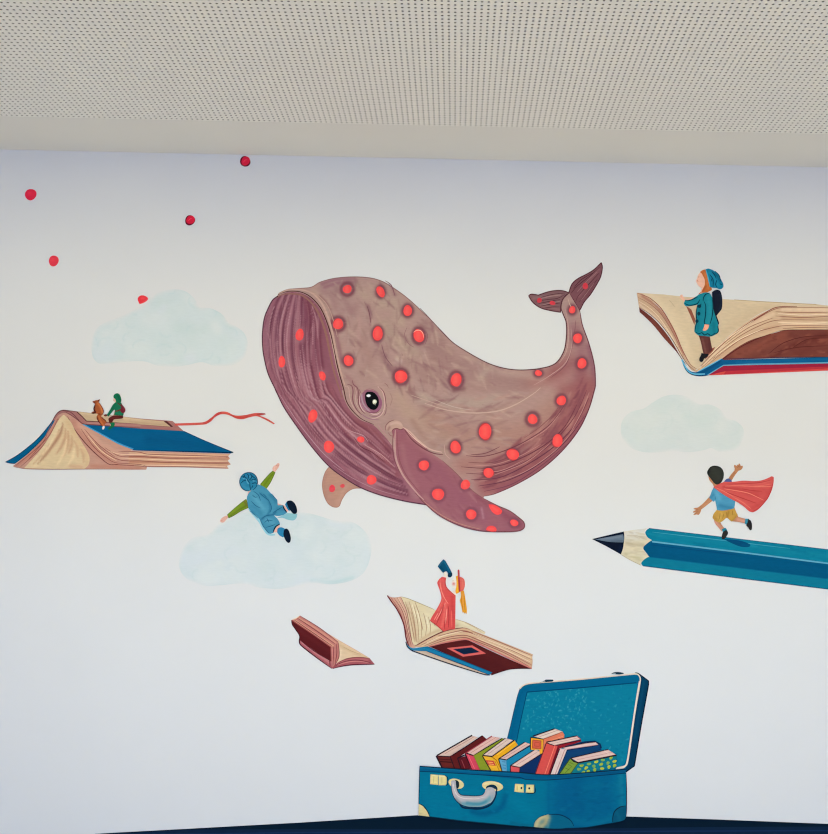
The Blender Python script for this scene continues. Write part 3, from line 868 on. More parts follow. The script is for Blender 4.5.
rb.line('B2', '700,190 725,187 750,188', .7, (110, 50, 52))
t.done()

# fox and child on its spine
t = Thing('fox', 'small orange fox sitting on the spine of the blue face down book', 'fox', (104, 427), (222, 222, 219), base=14)
p = t.part('body')
p.poly('B3', '236,166! 250,170 264,160 284,158! 290,156 312,147! 307,165 298,180 308,195 326,222 342,248 349,275 344,296 330,312 326,326 340,346 362,364 380,386 376,398 362,402 364,420 350,432 335,424 318,404 298,375 282,352 278,330 288,306 290,298 262,296 240,300 221,290! 228,282 250,272! 246,250 254,225 262,205 256,190 240,182! 236,176', (168, 88, 50),
       soft=[('B3', '295,190 325,240 338,285', 1.1, (214, 128, 74), .8), ('B3', '258,215 252,255 262,285 235,292', .9, (74, 32, 28), .85), ('B3', '300,330 322,378 348,415', .9, (206, 122, 70), .7), ('B3', '285,335 292,362', .8, (110, 48, 32), .7), ('B3', '290,170 300,160', .8, (120, 58, 40), .6)], grain=.5)
p.line('B3', '262,200 252,230 250,258 266,282 240,294 222,290', 1.1, (66, 28, 28))
p.line('B3', '300,180 330,225 348,265 346,292 326,316', .7, (122, 52, 34))
p.line('B3', '280,320 282,350 300,378 330,420', .9, (98, 42, 34))
p.line('B3', '328,330 345,350 368,368 382,392', 1.0, (92, 40, 36))
p.line('B3', '290,300 308,300 318,312', .8, (84, 36, 30))
p.poly('B3', '296,158! 312,147! 306,170! 294,170!', (100, 50, 38), smooth=False)
q = t.part('tail_tip', label='white tip of the tail'); q.oval('B3', 348, 442, 1.2, 1.9, (226, 224, 220), rot=.4)
q = t.part('head', label='darker muzzle'); q.poly('B3', '240,170! 256,164 272,162 278,180 268,196 250,190', (150, 78, 46), soft=[('B3', '245,172 262,182', .7, (116, 58, 42), .7)], grain=.5)
t.done()

t = Thing('person', 'tiny child in green hood with dark red backpack sitting on the blue face down book', 'person', (118, 427), (222, 222, 219), group='children of the mural', base=16)
p = t.part('body')
p.poly('B3', '460,105! 490,95 515,120 510,170 525,200 545,310 455,320 440,395 425,440 415,400 420,340 455,300 470,220 400,320! 375,322 368,310 390,305 460,200 470,178 450,165 452,148', (214, 172, 146))
p.poly('B3', '352,312 372,302 392,308 385,322 362,326', (112, 52, 46))
q = t.part('jacket', label='green jacket')
q.poly('B3', '472,180! 500,185 530,182 545,215 560,270 552,318! 458,312! 466,270 462,255 400,328! 382,312! 420,250 445,205', (28, 112, 82), soft=[('B3', '470,200 430,260 400,310', .8, (20, 92, 68), .6), ('B3', '480,290 530,300', 1.0, (44, 132, 98), .6)], grain=.6)
q = t.part('trousers', label='dark brown trousers')
q.poly('B3', '398,350! 425,328 458,315 550,318! 548,345 500,352 455,358 440,392! 410,396! 404,375', (92, 34, 32), soft=[('B3', '420,345 500,335', .8, (112, 48, 44), .6)], grain=.7)
q = t.part('boots', label='green boots')
q.poly('B3', '412,395! 458,385! 466,400 458,430 432,448 408,464 396,455 402,440 425,420', (26, 110, 74))
q = t.part('hood', label='green hood')
q.poly('B3', '455,135 452,115 465,95 490,86 512,95 526,120 534,155 528,180 500,190 478,185! 476,160 468,142!', (22, 108, 76), soft=[('B3', '500,110 515,150', 1.0, (14, 84, 60), .6)], grain=.6)
p.poly('B3', '454,140! 466,142 474,158 474,172 464,175 455,165 450,152', (222, 186, 164))
q = t.part('backpack', label='dark red backpack')
q.poly('B3', '532,190! 548,212 570,240 576,262 566,285 545,292 525,275 520,268! 530,235', (110, 36, 50), soft=[('B3', '555,235 562,265', .8, (136, 54, 66), .6)], grain=.6)
q.line('B3', '528,250 500,268 468,272', 1.2, (104, 40, 40)); q.line('B3', '490,186 520,205 535,225', 1.0, (88, 44, 44))
t.done()

# ------------------------------------------------------------------ child in blue overalls over the cloud
t = Thing('person', 'flying child seen from behind in blue overalls, green sleeves and blue hat', 'person', (270, 545), (222, 223, 220), group='children of the mural', base=8)
SK = (226, 176, 158)
sh = t.part('cast_shade', label='pale blue painted shade behind legs and trunk')
sh.poly('B6', '545,525! 600,500 640,480! 722,488! 716,522 690,542 640,535 600,520', (140, 192, 202))
sh.line('B6', '320,445 350,480 410,545 445,605 485,655 540,660', 3.0, (152, 206, 220))
p = t.part('body')
p.poly('B6', '320,280! 425,245! 524,140! 518,110 530,90 548,82 560,68 576,72 572,95 555,120 536,145! 462,270! 545,395! 620,420! 650,462! 600,490! 530,500! 578,585! 560,640! 530,640! 420,540! 315,422! 153,514! 118,555 100,560 84,548 92,528 120,508 150,500! 305,375!', SK,
       soft=[('B6', '535,85 535,130', .8, (238, 196, 180), .7)], grain=.8)
p.line('B6', '548,90 556,78', .5, (196, 130, 114)); p.line('B6', '92,545 110,535', .5, (200, 140, 122)); p.line('B6', '558,95 568,84', .5, (196, 130, 114))
for pl in ('418,242! 450,205 485,165 520,132! 540,146! 520,190 500,230 468,278! 440,270', '300,365! 260,395 200,445 145,494! 156,522! 200,500 255,465 320,435! 310,400'):
    q = t.part('sleeve', label='moss green sleeve')
    q.poly('B6', pl, (120, 146, 38), soft=[('B6', '450,250 500,180 530,145', .9, (94, 118, 26), .6), ('B6', '170,505 240,455 300,420', 1.0, (92, 110, 34), .7), ('B6', '285,385 310,420', 1.2, (112, 96, 52), .7)], grain=.8, edge=(.5, (66, 84, 20)))
q = t.part('overalls', label='blue overalls')
q.poly('B6', '325,310! 360,275 400,243! 430,255 470,280 500,312 530,345 558,372! 562,416! 608,415! 612,440 640,475! 610,495 570,505 530,500! 560,530 578,560 578,578! 552,592 525,645! 488,650 455,615 430,570 405,525 350,475 318,440! 312,400 306,352',
        (72, 142, 176), soft=[('B6', '340,320 400,400 470,470', 5, (88, 158, 188), .6), ('B6', '420,320 480,370 500,440 480,490', 1.2, (46, 112, 150), .7), ('B6', '430,530 470,505 520,495 545,470', 1.2, (40, 100, 138), .8),
                              ('B6', '340,470 410,545 450,620', 2.0, (50, 118, 152), .7), ('B6', '500,330 550,390', 2.0, (54, 120, 154), .7), ('B6', '470,530 520,560', 3, (92, 160, 190), .6),
                              ('B6', '560,445 600,450', 2, (52, 118, 156), .6), ('B6', '380,360 440,440', 2, (100, 168, 196), .5), ('B6', '360,420 420,480', 2, (60, 128, 164), .5)], grain=.9)
for l in ('405,310 445,345 485,375 500,410', '500,400 510,440 495,480', '430,525 460,505 500,497', '415,535 440,590 490,648', '330,460 400,525', '350,330 375,350 395,345', '340,380 380,420 420,440', '440,320 470,350', '450,560 480,540 520,545', '460,600 500,590 540,575', '360,300 400,330 420,380', '520,480 550,460 600,430', '470,520 490,560', '510,320 555,375'):
    q.line('B6', l, .7, (34, 92, 130))
q.line('B6', '604,416 614,445 638,476', 1.4, (22, 46, 66)); q.line('B6', '580,572 548,590 530,620 524,644', 1.4, (22, 50, 70))
SO = ('636,388 655,377 680,380 702,400 718,435 722,470 712,486 690,486 668,462 648,432', '614,622! 630,608 648,618 662,650 670,690 664,720 648,728 630,712 614,680 608,655')
for (pl, c), so in zip((('622,408! 640,385 660,392 672,450! 655,462 638,442', (34, 112, 164)), ('556,640! 562,608 590,598 622,612! 630,655 605,682! 575,665', (46, 126, 176))), SO):
    q = t.part('shoe', label='blue shoe with black sole')
    q.poly('B6', pl, c)
    q2 = t.part('sole', q, label='black sole')
    q2.poly('B6', so, (10, 24, 44))
q = t.part('hat', label='blue knitted hat with dark swirls')
q.oval('B6', 320, 220, 9.1, 9.4, (44, 126, 166), wob=.02, soft=[('B6', '270,240 300,280 350,285', 2.2, (64, 142, 178), .7), ('B6', '280,180 330,160', 2, (40, 120, 170), .6)])
for l in ('250,195 270,175 300,190 318,215', '255,235 285,210 315,215 335,235', '300,150 320,170 315,200', '330,150 350,175 385,200', '335,215 360,200 390,210', '330,225 332,260 338,295', '345,240 375,230 390,240', '290,160 275,200',
          '350,165 340,195 320,212', '355,250 345,280', '262,170 300,148 345,148 380,175 394,215 385,260 355,292', '250,190 246,225 260,265 290,292 330,298'):
    q.line('B6', l, .9, (16, 62, 92))
for l in ('300,195 312,230 325,240', '325,180 338,182', '270,195 290,195', '355,215 372,215'):
    q.line('B6', l, 1.2, (86, 160, 190))
t.done()

# ------------------------------------------------------------------ big open book, right edge
t = Thing('open_book', 'largest open book, running out of the frame at right, girl with backpack standing in it', 'book', (700, 376), (210, 211, 206), group=BK)
q = t.part('right_page', label='tan open pages')
q.poly('C1', '38,136! 150,143! 230,152! 440,165! 780,183! 850,192! 850,200! 610,200 540,225 460,280 400,330 350,385 310,430 285,452 255,432 225,372 190,292 140,202', (204, 184, 150),
       soft=[('C1', '70,140 150,200 220,320 270,430', 6, (214, 196, 162), .6), ('C1', '280,200 290,300 290,430', 10, (196, 174, 140), .5), ('C1', '400,300 500,230 600,190', 6, (196, 172, 138), .5),
             ('C1', '250,230 300,330', 7, (212, 192, 158), .5), ('C1', '480,170 700,185', 4, (212, 192, 156), .5)], grain=2)
q.line('C1', '170,165 195,195', .8, (190, 168, 136))
q.line('C1', '440,165 620,176 780,184', .6, (176, 148, 112), taper=False)
q.poly('C1', '240,190! 262,205! 278,245! 275,270! 258,230!', (140, 78, 60), smooth=False)
q.poly('C1', '330,372! 362,360! 340,395! 318,412!', (150, 84, 66), smooth=False)
q = t.part('cover', label='dark brown inner boards')
q.poly('C1', '46,198! 80,222 120,258 170,320 215,395 245,440! 228,422! 200,380 150,325 100,265 48,216!', (104, 50, 42), soft=[('C1', '100,250 180,350', 1.5, (126, 66, 54), .6)], grain=1.2)
q.poly('C1', '385,412! 440,370 500,335 560,315 640,292! 740,286 850,286! 850,403! 620,406! 400,414!', (112, 60, 51), soft=[('C1', '450,390 560,350 640,310', 6, (140, 78, 62), .6), ('C1', '700,390 800,330', 7, (106, 52, 44), .6), ('C1', '600,400 720,340 828,310', 3, (94, 44, 38), .7)] +
       rstrokes('C1', (430, 300, 850, 400), 70, 8, 1.4, [(146, 84, 68), (104, 52, 44), (132, 72, 58)], -.4, .5), grain=1.3)
for l in ('580,390 640,345 720,320 828,312', '680,365 740,330 828,322', '600,385 700,362 828,355'):
    q.line('C1', l, .8, (86, 40, 36))
q.line('C1', '390,412 470,358 560,316 640,291 828,287', .8, (84, 34, 32), taper=False)
q = t.part('page_block', label='thick stack of page edges')
q.poly('C1', '36,136! 60,140 100,170 145,215 190,292 225,372 255,432 285,455! 300,445 285,464! 262,455 240,425 215,390 170,312 120,252 80,218 46,198!', (190, 158, 128),
       soft=[('C1', '60,150 120,195 180,280 230,390', 1.4, (160, 104, 88), .7), ('C1', '48,185 110,235 170,305 220,390', 1.2, (212, 190, 160), .8)], grain=1)
q.line('C1', '40,138 90,158 140,205 190,290 225,372 258,432 285,452', .9, (138, 74, 62)); q.line('C1', '42,155 90,182 135,222 185,300 225,385', .7, (150, 96, 80)); q.line('C1', '44,170 90,200 130,240 180,315 225,400', .6, (222, 202, 170))
q.line('C1', '44,196 90,224 140,272 190,340 240,425 275,458', .6, (92, 42, 38))
q.poly('C1', '285,462! 300,444 330,405 380,350 430,305 490,258 550,222 612,196! 700,194 850,196! 850,288! 720,288 640,291 560,315 500,335 440,370 385,412!', (203, 172, 138),
       soft=[('C1', '320,430 400,350 480,290 600,225', 2.2, (218, 192, 158), .7), ('C1', '640,205 850,208', 2.0, (222, 198, 166), .8), ('C1', '640,238 850,245', 2.0, (184, 146, 114), .6),
             ('C1', '640,265 850,262', 1.8, (218, 192, 158), .7), ('C1', '330,440 420,370 520,305 620,275', 2, (190, 152, 120), .7)], grain=1.2)
for l in ('300,440 380,360 470,285 560,228 620,200 700,196 850,198', '305,446 390,370 480,305 580,258 640,248 850,250', '315,446 410,370 500,310 600,280 650,272 850,272', '610,214 700,218 850,216', '610,232 720,238 850,232', '400,350 500,280 600,240', '640,284 720,280 850,278',
          '350,410 440,345 540,295'):
    q.line('C1', l, .7, (146, 92, 72))
q.line('C1', '300,440 380,358 470,282 560,224 615,196 700,192', 1.0, (130, 64, 54))
for l in ('330,400 420,320 520,250', '620,222 720,228 850,224', '620,258 740,262 850,258', '360,400 460,330 560,285'):
    q.line('C1', l, .8, (230, 210, 178))
q = t.part('spine', label='blue spine and cover edge')
q.poly('C1', '222,412! 235,435 255,458 280,465 300,455! 345,430 385,409! 400,414! 850,402! 850,428! 395,437! 330,478! 270,478 245,462 230,440', (16, 84, 134), soft=[('C1', '260,470 300,468 380,420', 1.5, (10, 62, 104), .6), ('C1', '450,425 828,412', 1.2, (24, 98, 150), .6)], grain=1.2)
q.line('C1', '222,412 236,440 252,462 275,472 318,472', 1.3, (96, 172, 206), taper=False)
q.line('C1', '290,462 345,432 388,408', 1.2, (100, 176, 208)); q.line('C1', '330,477 395,437 500,432 850,425', 1.3, (96, 160, 188), taper=False, smooth=False)
q.line('C1', '235,450 255,470 290,480 330,478', .8, (10, 44, 76)); q.line('C1', '390,410 620,405 850,402', .6, (10, 44, 76))
q = t.part('cover_band', label='crimson lower board with coral edge')
q.poly('C1', '330,478! 395,438! 850,428! 850,456! 600,466!', (148, 34, 58), smooth=False)
q.poly('C1', '330,478! 400,461! 850,440! 850,457! 600,467!', (200, 72, 66), smooth=False)
q.poly('C1', '395,475! 405,460! 850,440! 850,448!', (178, 48, 58), smooth=False)
t.done()

# girl in the big book
t = Thing('person', 'girl in teal coat and knitted hat with dark backpack standing in the big open book', 'person', (703, 361), (206, 208, 204), group='children of the mural', base=14)
SKG = (224, 178, 152)
p = t.part('body')
p.poly('C2', '228,96! 270,85 290,140 280,210 315,330! 300,540! 300,690! 255,740! 235,560! 215,340! 118,330! 100,310 78,292 74,276 80,266 92,264 102,285 118,305! 220,270! 240,215! 215,196 200,170 196,158 205,140 212,115', (222, 176, 150))
p.line('C2', '202,155 212,160 208,168', .6, (186, 120, 104)); p.line('C2', '212,130 222,130', .5, (120, 72, 58)); p.line('C2', '80,268 86,285', .5, (180, 120, 100)); q = t.part('hair', label='long orange brown hair')
q.poly('C2', '226,92! 250,76 272,72! 285,110 298,160 312,205 318,228! 280,245 235,250! 245,225 262,190 262,150 248,120 240,105', (178, 98, 50), soft=[('C2', '265,100 280,160 290,220', 1.2, (196, 118, 64), .7), ('C2', '250,235 270,200', 1, (146, 74, 40), .7)], grain=.8)
q.line('C2', '235,245 215,262', 1.0, (150, 84, 60))
q = t.part('trousers', label='dark brown trousers')
q.poly('C2', '213,565! 300,575! 312,640 322,682! 290,712 258,728! 245,680 232,620', (92, 52, 48), soft=[('C2', '245,600 270,700', 1.2, (114, 72, 66), .7), ('C2', '295,600 300,690', 1, (72, 38, 38), .6)], grain=.9)
q = t.part('shoes', label='black shoes')
q.poly('C2', '238,705! 262,712 292,714! 282,735 258,750 250,768 235,775 222,765 222,745 232,728', (22, 24, 30))
q = t.part('backpack', label='dark navy backpack')
q.poly('C2', '318,245! 335,232 355,226 378,234 390,262 396,310 392,370 372,398 352,424! 372,478! 366,492 358,490! 342,428 326,410! 320,330', (20, 26, 40), soft=[('C2', '380,260 388,330 370,385', 1, (34, 42, 60), .7)], grain=.9)
q = t.part('coat', label='teal coat with dark trim')
q.poly('C2', '246,252! 270,246 300,254 318,285! 325,330 332,390 352,450 366,500 362,555! 330,574 300,582 262,578 215,572 184,545! 186,510 198,460 196,400 206,340! 160,350 118,350 104,332! 112,304! 150,302 185,285 220,262', (28, 122, 142),
       soft=[('C2', '225,350 215,450 205,540', 2, (22, 104, 124), .6), ('C2', '290,280 300,380 290,470', 2.2, (40, 138, 156), .6), ('C2', '130,335 200,315 230,285', 1.4, (36, 132, 152), .6), ('C2', '330,480 335,560', 2, (18, 100, 122), .6)], grain=.9)
for l in ('250,315 254,285 270,262 300,250', '258,315 270,350 268,420 260,482 295,490', '320,300 325,360 318,430 302,488', '110,330 150,345 205,332 225,300', '115,310 160,304 210,280', '190,545 220,560 240,552 262,570 285,560 310,575 335,560 360,552',
          '188,540 200,460 198,400 208,340', '360,500 366,540 345,565', '235,330 228,355', '222,395 215,420', '210,455 200,480'):
    q.line('C2', l, 1.1, (10, 52, 68))
for c in ((222, 352), (217, 408), (203, 465)):
    q.oval('C2', c[0], c[1], 1.7, 1.8, (10, 50, 66))
p.poly('C2', '262,488! 296,492! 292,512 280,530 262,538 248,534 256,510', (220, 160, 130))
p.line('C2', '262,515 252,530', .5, (178, 112, 90))
q = t.part('hat', label='teal knitted hat with bobble')
q.poly('C2', '268,72! 290,66 320,76 350,95 372,122 388,152 402,180 404,205 390,220 370,222 352,214 322,212 302,206! 290,160 280,115', (24, 114, 148), soft=[('C2', '300,100 340,140 360,190', 1.6, (34, 132, 166), .7), ('C2', '340,100 380,160', 1.2, (14, 86, 116), .7)], grain=.8)
for l in ('340,85 372,120 382,165', '300,110 325,150 325,205', '355,150 345,190 360,210', '315,85 340,120 350,145', '375,180 395,190', '310,140 318,165'):
    q.line('C2', l, 1.0, (10, 60, 84))
q.line('C2', '270,74 284,120 294,165 303,206', 1.2, (70, 160, 188))
t.done()

# ------------------------------------------------------------------ pencil
t = Thing('pencil', 'giant blue pencil pointing left, boy with red cape running on it', 'pencil', (720, 577), (228, 228, 223))
q = t.part('barrel', label='blue hexagonal barrel')
q.poly('P', '649.1,528.4! 828,549.7! 862,553.8! 862,593.3! 828,589.2! 642.2,565.6! 641,562 643,559 649.1,556.8! 646,552.5 643.2,548.2 645.8,544 651.9,540.2! 647.3,537 645.2,532.8 646.5,530', (14, 122, 154),
       soft=[('P', '660,535 740,545 862,560', 4, (28, 136, 166), .5), ('P', '650,562 740,573 862,588', 3, (18, 116, 148), .6)] + rstrokes('P', (650, 530, 862, 592), 60, 24, 1.4, [(30, 138, 168), (10, 108, 142), (20, 128, 160)], .12, .06), grain=1.8)
q.poly('P', '651.9,541.0! 740,551.4! 828,562.6! 862,566.8! 862,582.9! 828,578.7! 740,567.8! 649.1,556.8! 646,552.5 643.2,548.2 645.8,544', (0, 84, 128), soft=[('P', '660,549 760,562 862,576', 4, (2, 88, 134), .5)], grain=2)
q.line('P', '652,541.6 740,552.2 828,563.4 862,567.7', 1.5, (100, 172, 200), taper=False, smooth=False)
q.line('P', '651,545 740,555.2', .7, (10, 70, 116))
q.line('P', '649.5,557 740,568.1 862,583', .8, (10, 98, 140), taper=False, smooth=False)
q.line('P', '649,528.4 740,539.2 862,553.7', .7, (16, 92, 124), taper=False, smooth=False)
q.line('P', '643,565.8 740,578.2 862,593.2', .8, (10, 84, 116), taper=False, smooth=False)
q.line('P', '652,532 720,540 790,548.5', .7, (70, 160, 186))
q.poly('C5', '318,695! 360,697 440,706 500,722 540,742 535,758 500,764 450,756 390,732 345,710', (8, 74, 118), soft=[('C5', '480,745 530,750', 1.6, (8, 92, 134), .5)], grain=1)
q = t.part('wood_tip', label='sharpened pale wood')
q.poly('C3', '276,138! 340,127 425,117! 412,135 416,155 430,175 456,193! 425,215 402,240 415,268 440,296! 405,318 388,340 386,354! 320,318 258,283!', (219, 208, 176),
       soft=[('C3', '300,155 400,140', 4, (222, 219, 208), .9), ('C3', '300,190 420,170', 3, (214, 208, 192), .8), ('C3', '300,215 400,225', 2.4, (196, 180, 146), .8), ('C3', '290,280 380,310', 2.6, (204, 192, 150), .8),
             ('C3', '300,245 410,250', 2.2, (226, 212, 176), .7), ('C3', '330,120 420,125', 1.6, (214, 212, 204), .8)] + rstrokes('C3', (290, 140, 420, 330), 30, 9, .8, [(200, 184, 148), (228, 218, 190), (186, 168, 136)], .1, .2), grain=.9)
q.line('C3', '388,352 320,318 260,283', .7, (190, 176, 140))
q = t.part('lead', label='black lead point')
q.poly('C3', '76,185! 180,160 279,137! 282,175 278,215 272,250 260,283! 170,232!', (10, 20, 40), soft=[('C3', '260,230 250,265', 2, (14, 28, 58), .7)], grain=1)
q.poly('C3', '96,187! 180,172 274,154! 279,180 276,206! 190,203', (102, 118, 134), soft=[('C3', '140,185 260,170', 1.2, (128, 140, 152), .7), ('C3', '200,200 270,198', .9, (78, 92, 110), .7)], grain=.8)
t.done()

# boy with cape
t = Thing('person', 'boy with flying red cape, blue shirt and yellow shorts running on the giant pencil', 'person', (724, 540), (228, 228, 222), group='children of the mural', base=8)
SB = (190, 132, 92)
p = t.part('body')
p.poly('C5', '192,175! 205,215 225,235 238,262! 205,340! 150,400 105,435 85,438 68,446 90,455 70,465 66,478 88,474 70,490 72,498 95,492 112,496 125,478 135,450! 175,420 225,380! 255,370! 290,460! 240,520! 245,560 275,600 302,632! 330,612! 310,588 290,555! 345,520! 395,550! 450,556 500,568! 505,530! 440,512! 410,440! 400,300! 385,212! 415,165 442,130! 465,122 478,100 474,88 462,92 455,76 445,70 440,84 430,78 428,92 412,82 404,90 410,110 408,130! 378,165 355,200! 300,240! 270,240! 240,220!', SB,
       soft=[('C5', '365,205 410,145', 1.0, (170, 112, 74), .6), ('C5', '150,430 215,370', 1.2, (206, 150, 108), .6), ('C5', '245,560 305,620', 2.4, (226, 164, 140), .9), ('C5', '440,535 500,550', 2.4, (224, 160, 136), .9), ('C5', '260,575 300,610', 1.4, (206, 140, 112), .5)], grain=.9)
for l in ('440,86 444,104', '428,92 436,108', '455,84 452,106', '90,455 110,455', '90,472 112,470'):
    p.line('C5', l, .5, (156, 100, 66))
q = t.part('shorts', label='mustard yellow shorts')
q.poly('C5', '262,455! 340,462 405,440! 420,470 436,494! 415,525 386,552! 365,535 346,512! 320,540 290,560! 255,548 227,522! 235,490', (198, 154, 70), soft=[('C5', '300,480 280,550', 2, (212, 172, 86), .6), ('C5', '350,510 360,470', 1.2, (164, 120, 50), .8), ('C5', '260,540 240,510', 1.4, (176, 132, 58), .6), ('C5', '395,545 425,505', 1.2, (172, 128, 54), .6)], grain=.9)
for l in ('290,480 285,520 275,545', '340,470 348,510', '320,485 310,530', '390,460 395,500'):
    q.line('C5', l, .6, (158, 114, 48))
for sk, c, sh in (('302,615! 332,602! 348,628 318,646!', (42, 124, 152), '312,642! 335,622 350,630 356,648 345,670 326,695 306,696 302,682 306,660'),
                  ('498,528! 528,528! 530,560 515,582! 494,566!', (58, 138, 166), '520,530! 540,540 552,565 554,600 550,620 536,622 522,600 506,582 516,560')):
    q = t.part('sock', label='teal sock')
    q.poly('C5', sk, c)
    q = t.part('shoe', label='black shoe')
    q.poly('C5', sh, (43, 40, 40))
q = t.part('shirt', label='blue tee shirt')
q.poly('C5', '240,265! 270,280 330,320 415,380! 412,415 405,442! 360,452 310,460 264,455! 258,420 248,375! 236,388! 200,356! 212,325 222,295', (82, 152, 188), soft=[('C5', '290,420 380,440', 2.4, (58, 124, 164), .7), ('C5', '260,300 280,360', 3, (104, 170, 200), .7), ('C5', '215,350 235,330', 1.4, (60, 128, 168), .6)], grain=1)
q.poly('C5', '322,222! 340,200 362,194 380,206 388,220! 350,228', (84, 96, 150))
q.line('C5', '248,340 250,372', .7, (50, 112, 150))
q = t.part('hair', label='black hair')
q.poly('C5', '182,142 195,115 215,97 245,91 280,99 305,118 320,150 318,185 303,215 282,238 258,244 235,228! 212,196 198,180 188,165', (50, 52, 46), soft=[('C5', '240,130 280,180', 4, (60, 62, 54), .6), ('C5', '205,110 190,150', 1.2, (28, 28, 28), .7)], grain=1)
q.line('C5', '184,142 197,116 217,98 246,92 282,100 306,119 320,151', .9, (26, 26, 26)); q.line('C5', '318,185 303,215 282,238 258,244', .8, (28, 28, 28))
q = t.part('cape', label='billowing red cape')
q.poly('C5', '234,266! 280,240 322,222! 400,222 480,213 560,216 610,214 660,202 700,184 718,175! 734,184! 732,230 718,290 690,350 650,405 600,455 562,475! 530,466 490,430 440,395 390,370 340,342 285,306', (214, 88, 82),
       soft=[('C5', '300,250 420,235 560,240 700,215', 2.2, (222, 104, 94), .6), ('C5', '290,290 400,340 520,420', 2.2, (222, 104, 92), .6), ('C5', '320,265 450,290 600,340', 2.0, (196, 66, 66), .7), ('C5', '560,440 660,370 715,270', 2.0, (200, 74, 70), .6), ('C5', '560,300 680,310', 3, (204, 78, 74), .5)], grain=1)
for l, c in (('300,240 400,240 520,235 620,228 715,205', (196, 62, 64)), ('330,258 450,255 580,262 715,262', (232, 130, 108)), ('320,280 420,295 520,315 600,350 650,375', (236, 136, 112)), ('300,290 400,330 480,360 590,400', (192, 60, 62)),
             ('400,350 480,395 545,445', (230, 118, 100)), ('470,280 560,295 640,300', (190, 62, 62)), ('250,270 320,300 400,345', (234, 124, 106)), ('560,468 620,430 690,345 725,240', (184, 56, 60)), ('500,260 620,255 720,240', (226, 112, 98))):
    q.line('C5', l, .9, c)
t.done()

# ------------------------------------------------------------------ small maroon book
t = Thing('open_book', 'smallest open book, dark maroon, with nothing standing on it', 'book', (332, 668), (221, 224, 223), group=BK)
q = t.part('right_page', label='tan right page')
q.poly('C6', '340,242! 400,275 460,315 560,372 680,440! 600,432 530,436 480,450 424,484! 443,330!', (222, 196, 160), soft=[('C6', '450,340 560,400 650,432', 2, (206, 176, 138), .6), ('C6', '460,380 450,450', 1.2, (232, 210, 176), .7), ('C6', '345,245 440,310', 1.0, (220, 170, 150), .7)], grain=.9)
q.line('C6', '470,350 540,385 610,410', .5, (186, 150, 116)); q.line('C6', '342,243 460,314 560,371 678,440', .6, (214, 170, 146))
q = t.part('right_block', label='pink page edges and maroon cover of the right half')
q.poly('C6', '388,508! 440,468 500,442 560,432 620,432 676,440! 712,482! 640,486 560,488 480,498 400,518!', (166, 88, 94), soft=[('C6', '460,470 560,445 660,450', 1.0, (196, 120, 118), .7)], grain=.7)
q.line('C6', '410,500 470,468 550,452 620,456 690,475', .8, (110, 44, 52)); q.line('C6', '430,490 520,466 600,462 670,474', .7, (206, 140, 132))
q.line('C6', '395,516 480,496 560,487 712,484', 1.1, (76, 24, 36)); q.line('C6', '440,468 500,442 560,432 620,432 676,440', .7, (120, 56, 56))
q = t.part('page_block', label='striped page edges of the raised left half')
q.poly('C6', '88,150! 118,142 150,117! 240,176 340,244 440,318! 446,400 440,440 405,498 385,510! 385,355!', (192, 122, 112), soft=[('C6', '110,150 250,245 400,345', .9, (224, 178, 146), .9), ('C6', '140,135 280,220 420,322', .8, (214, 160, 136), .9), ('C6', '395,370 395,490', 1, (204, 134, 130), .7)], grain=.7)
for l in ('130,135 260,222 415,330', '105,148 240,240 398,348', '150,118 300,212 440,318'):
    q.line('C6', l, .8, (120, 52, 54))
for l in ('405,345 402,420 398,500', '425,330 428,400 415,480', '440,322 446,400 440,440 410,495'):
    q.line('C6', l, .8, (128, 60, 66))
q.line('C6', '92,146 120,138 148,118', .8, (236, 214, 180))
q = t.part('cover', label='dark maroon board')
q.poly('C6', '86,150! 235,250 382,354! 384,462! 260,385 148,302! 148,270 122,232 95,188', (88, 26, 30), soft=[('C6', '150,230 250,300 370,390', 3, (98, 32, 36), .6)], grain=1)
q.line('C6', '88,152 235,250 382,354 386,462', .9, (150, 72, 70), taper=False, smooth=False)
q = t.part('spine', label='pink spine with dark outline')
q.poly('C6', '148,300! 260,385 386,462! 392,518! 260,420 150,332! 143,318', (168, 92, 98), smooth=True, soft=[('C6', '165,318 270,400 370,470', 1.0, (200, 134, 136), .8)], grain=.7)
q.line('C6', '160,312 270,392 370,458', .7, (214, 160, 156)); q.line('C6', '86,152 92,185 120,225 148,270 145,310 155,338 260,422 390,516', 1.1, (58, 20, 32)); q.line('C6', '150,302 260,386 384,462', .8, (90, 34, 40))
q.line('C6', '372,450 378,500', .8, (100, 40, 46))
t.done()

# ------------------------------------------------------------------ middle book with emblem
t = Thing('open_book', 'brown open book with dark blue diamond on its cover, girl in red dress on it', 'book', (460, 673), (222, 225, 223), group=BK)
q = t.part('left_page', label='cream open pages')
q.poly('C7', '108,86! 150,98 280,152! 330,180 395,203! 450,222 545,270! 540,280 490,262 430,247 340,262 250,302 190,340 165,325 150,255 135,170', (219, 206, 168), soft=[('C7', '140,130 170,220 190,310', 3, (204, 178, 144), .7), ('C7', '250,180 260,250', 5, (226, 216, 180), .6), ('C7', '200,320 280,270 400,235', 2, (200, 170, 134), .7), ('C7', '420,220 520,262', 2, (226, 216, 184), .7)], grain=1.2)
for l in ('130,110 155,190 180,310', '150,110 175,200 190,320', '175,130 195,220 200,310', '200,160 215,240 215,300', '225,170 240,240 235,290', '160,160 178,240 186,320', '250,190 262,240 258,280', '210,200 222,260', '275,200 285,240', '180,110 205,180', '145,140 165,240 178,320'):
    q.line('C7', l, .7, (176, 138, 108))
for l in ('190,150 210,230', '240,190 252,250', '165,120 185,190'):
    q.line('C7', l, .8, (236, 226, 196))
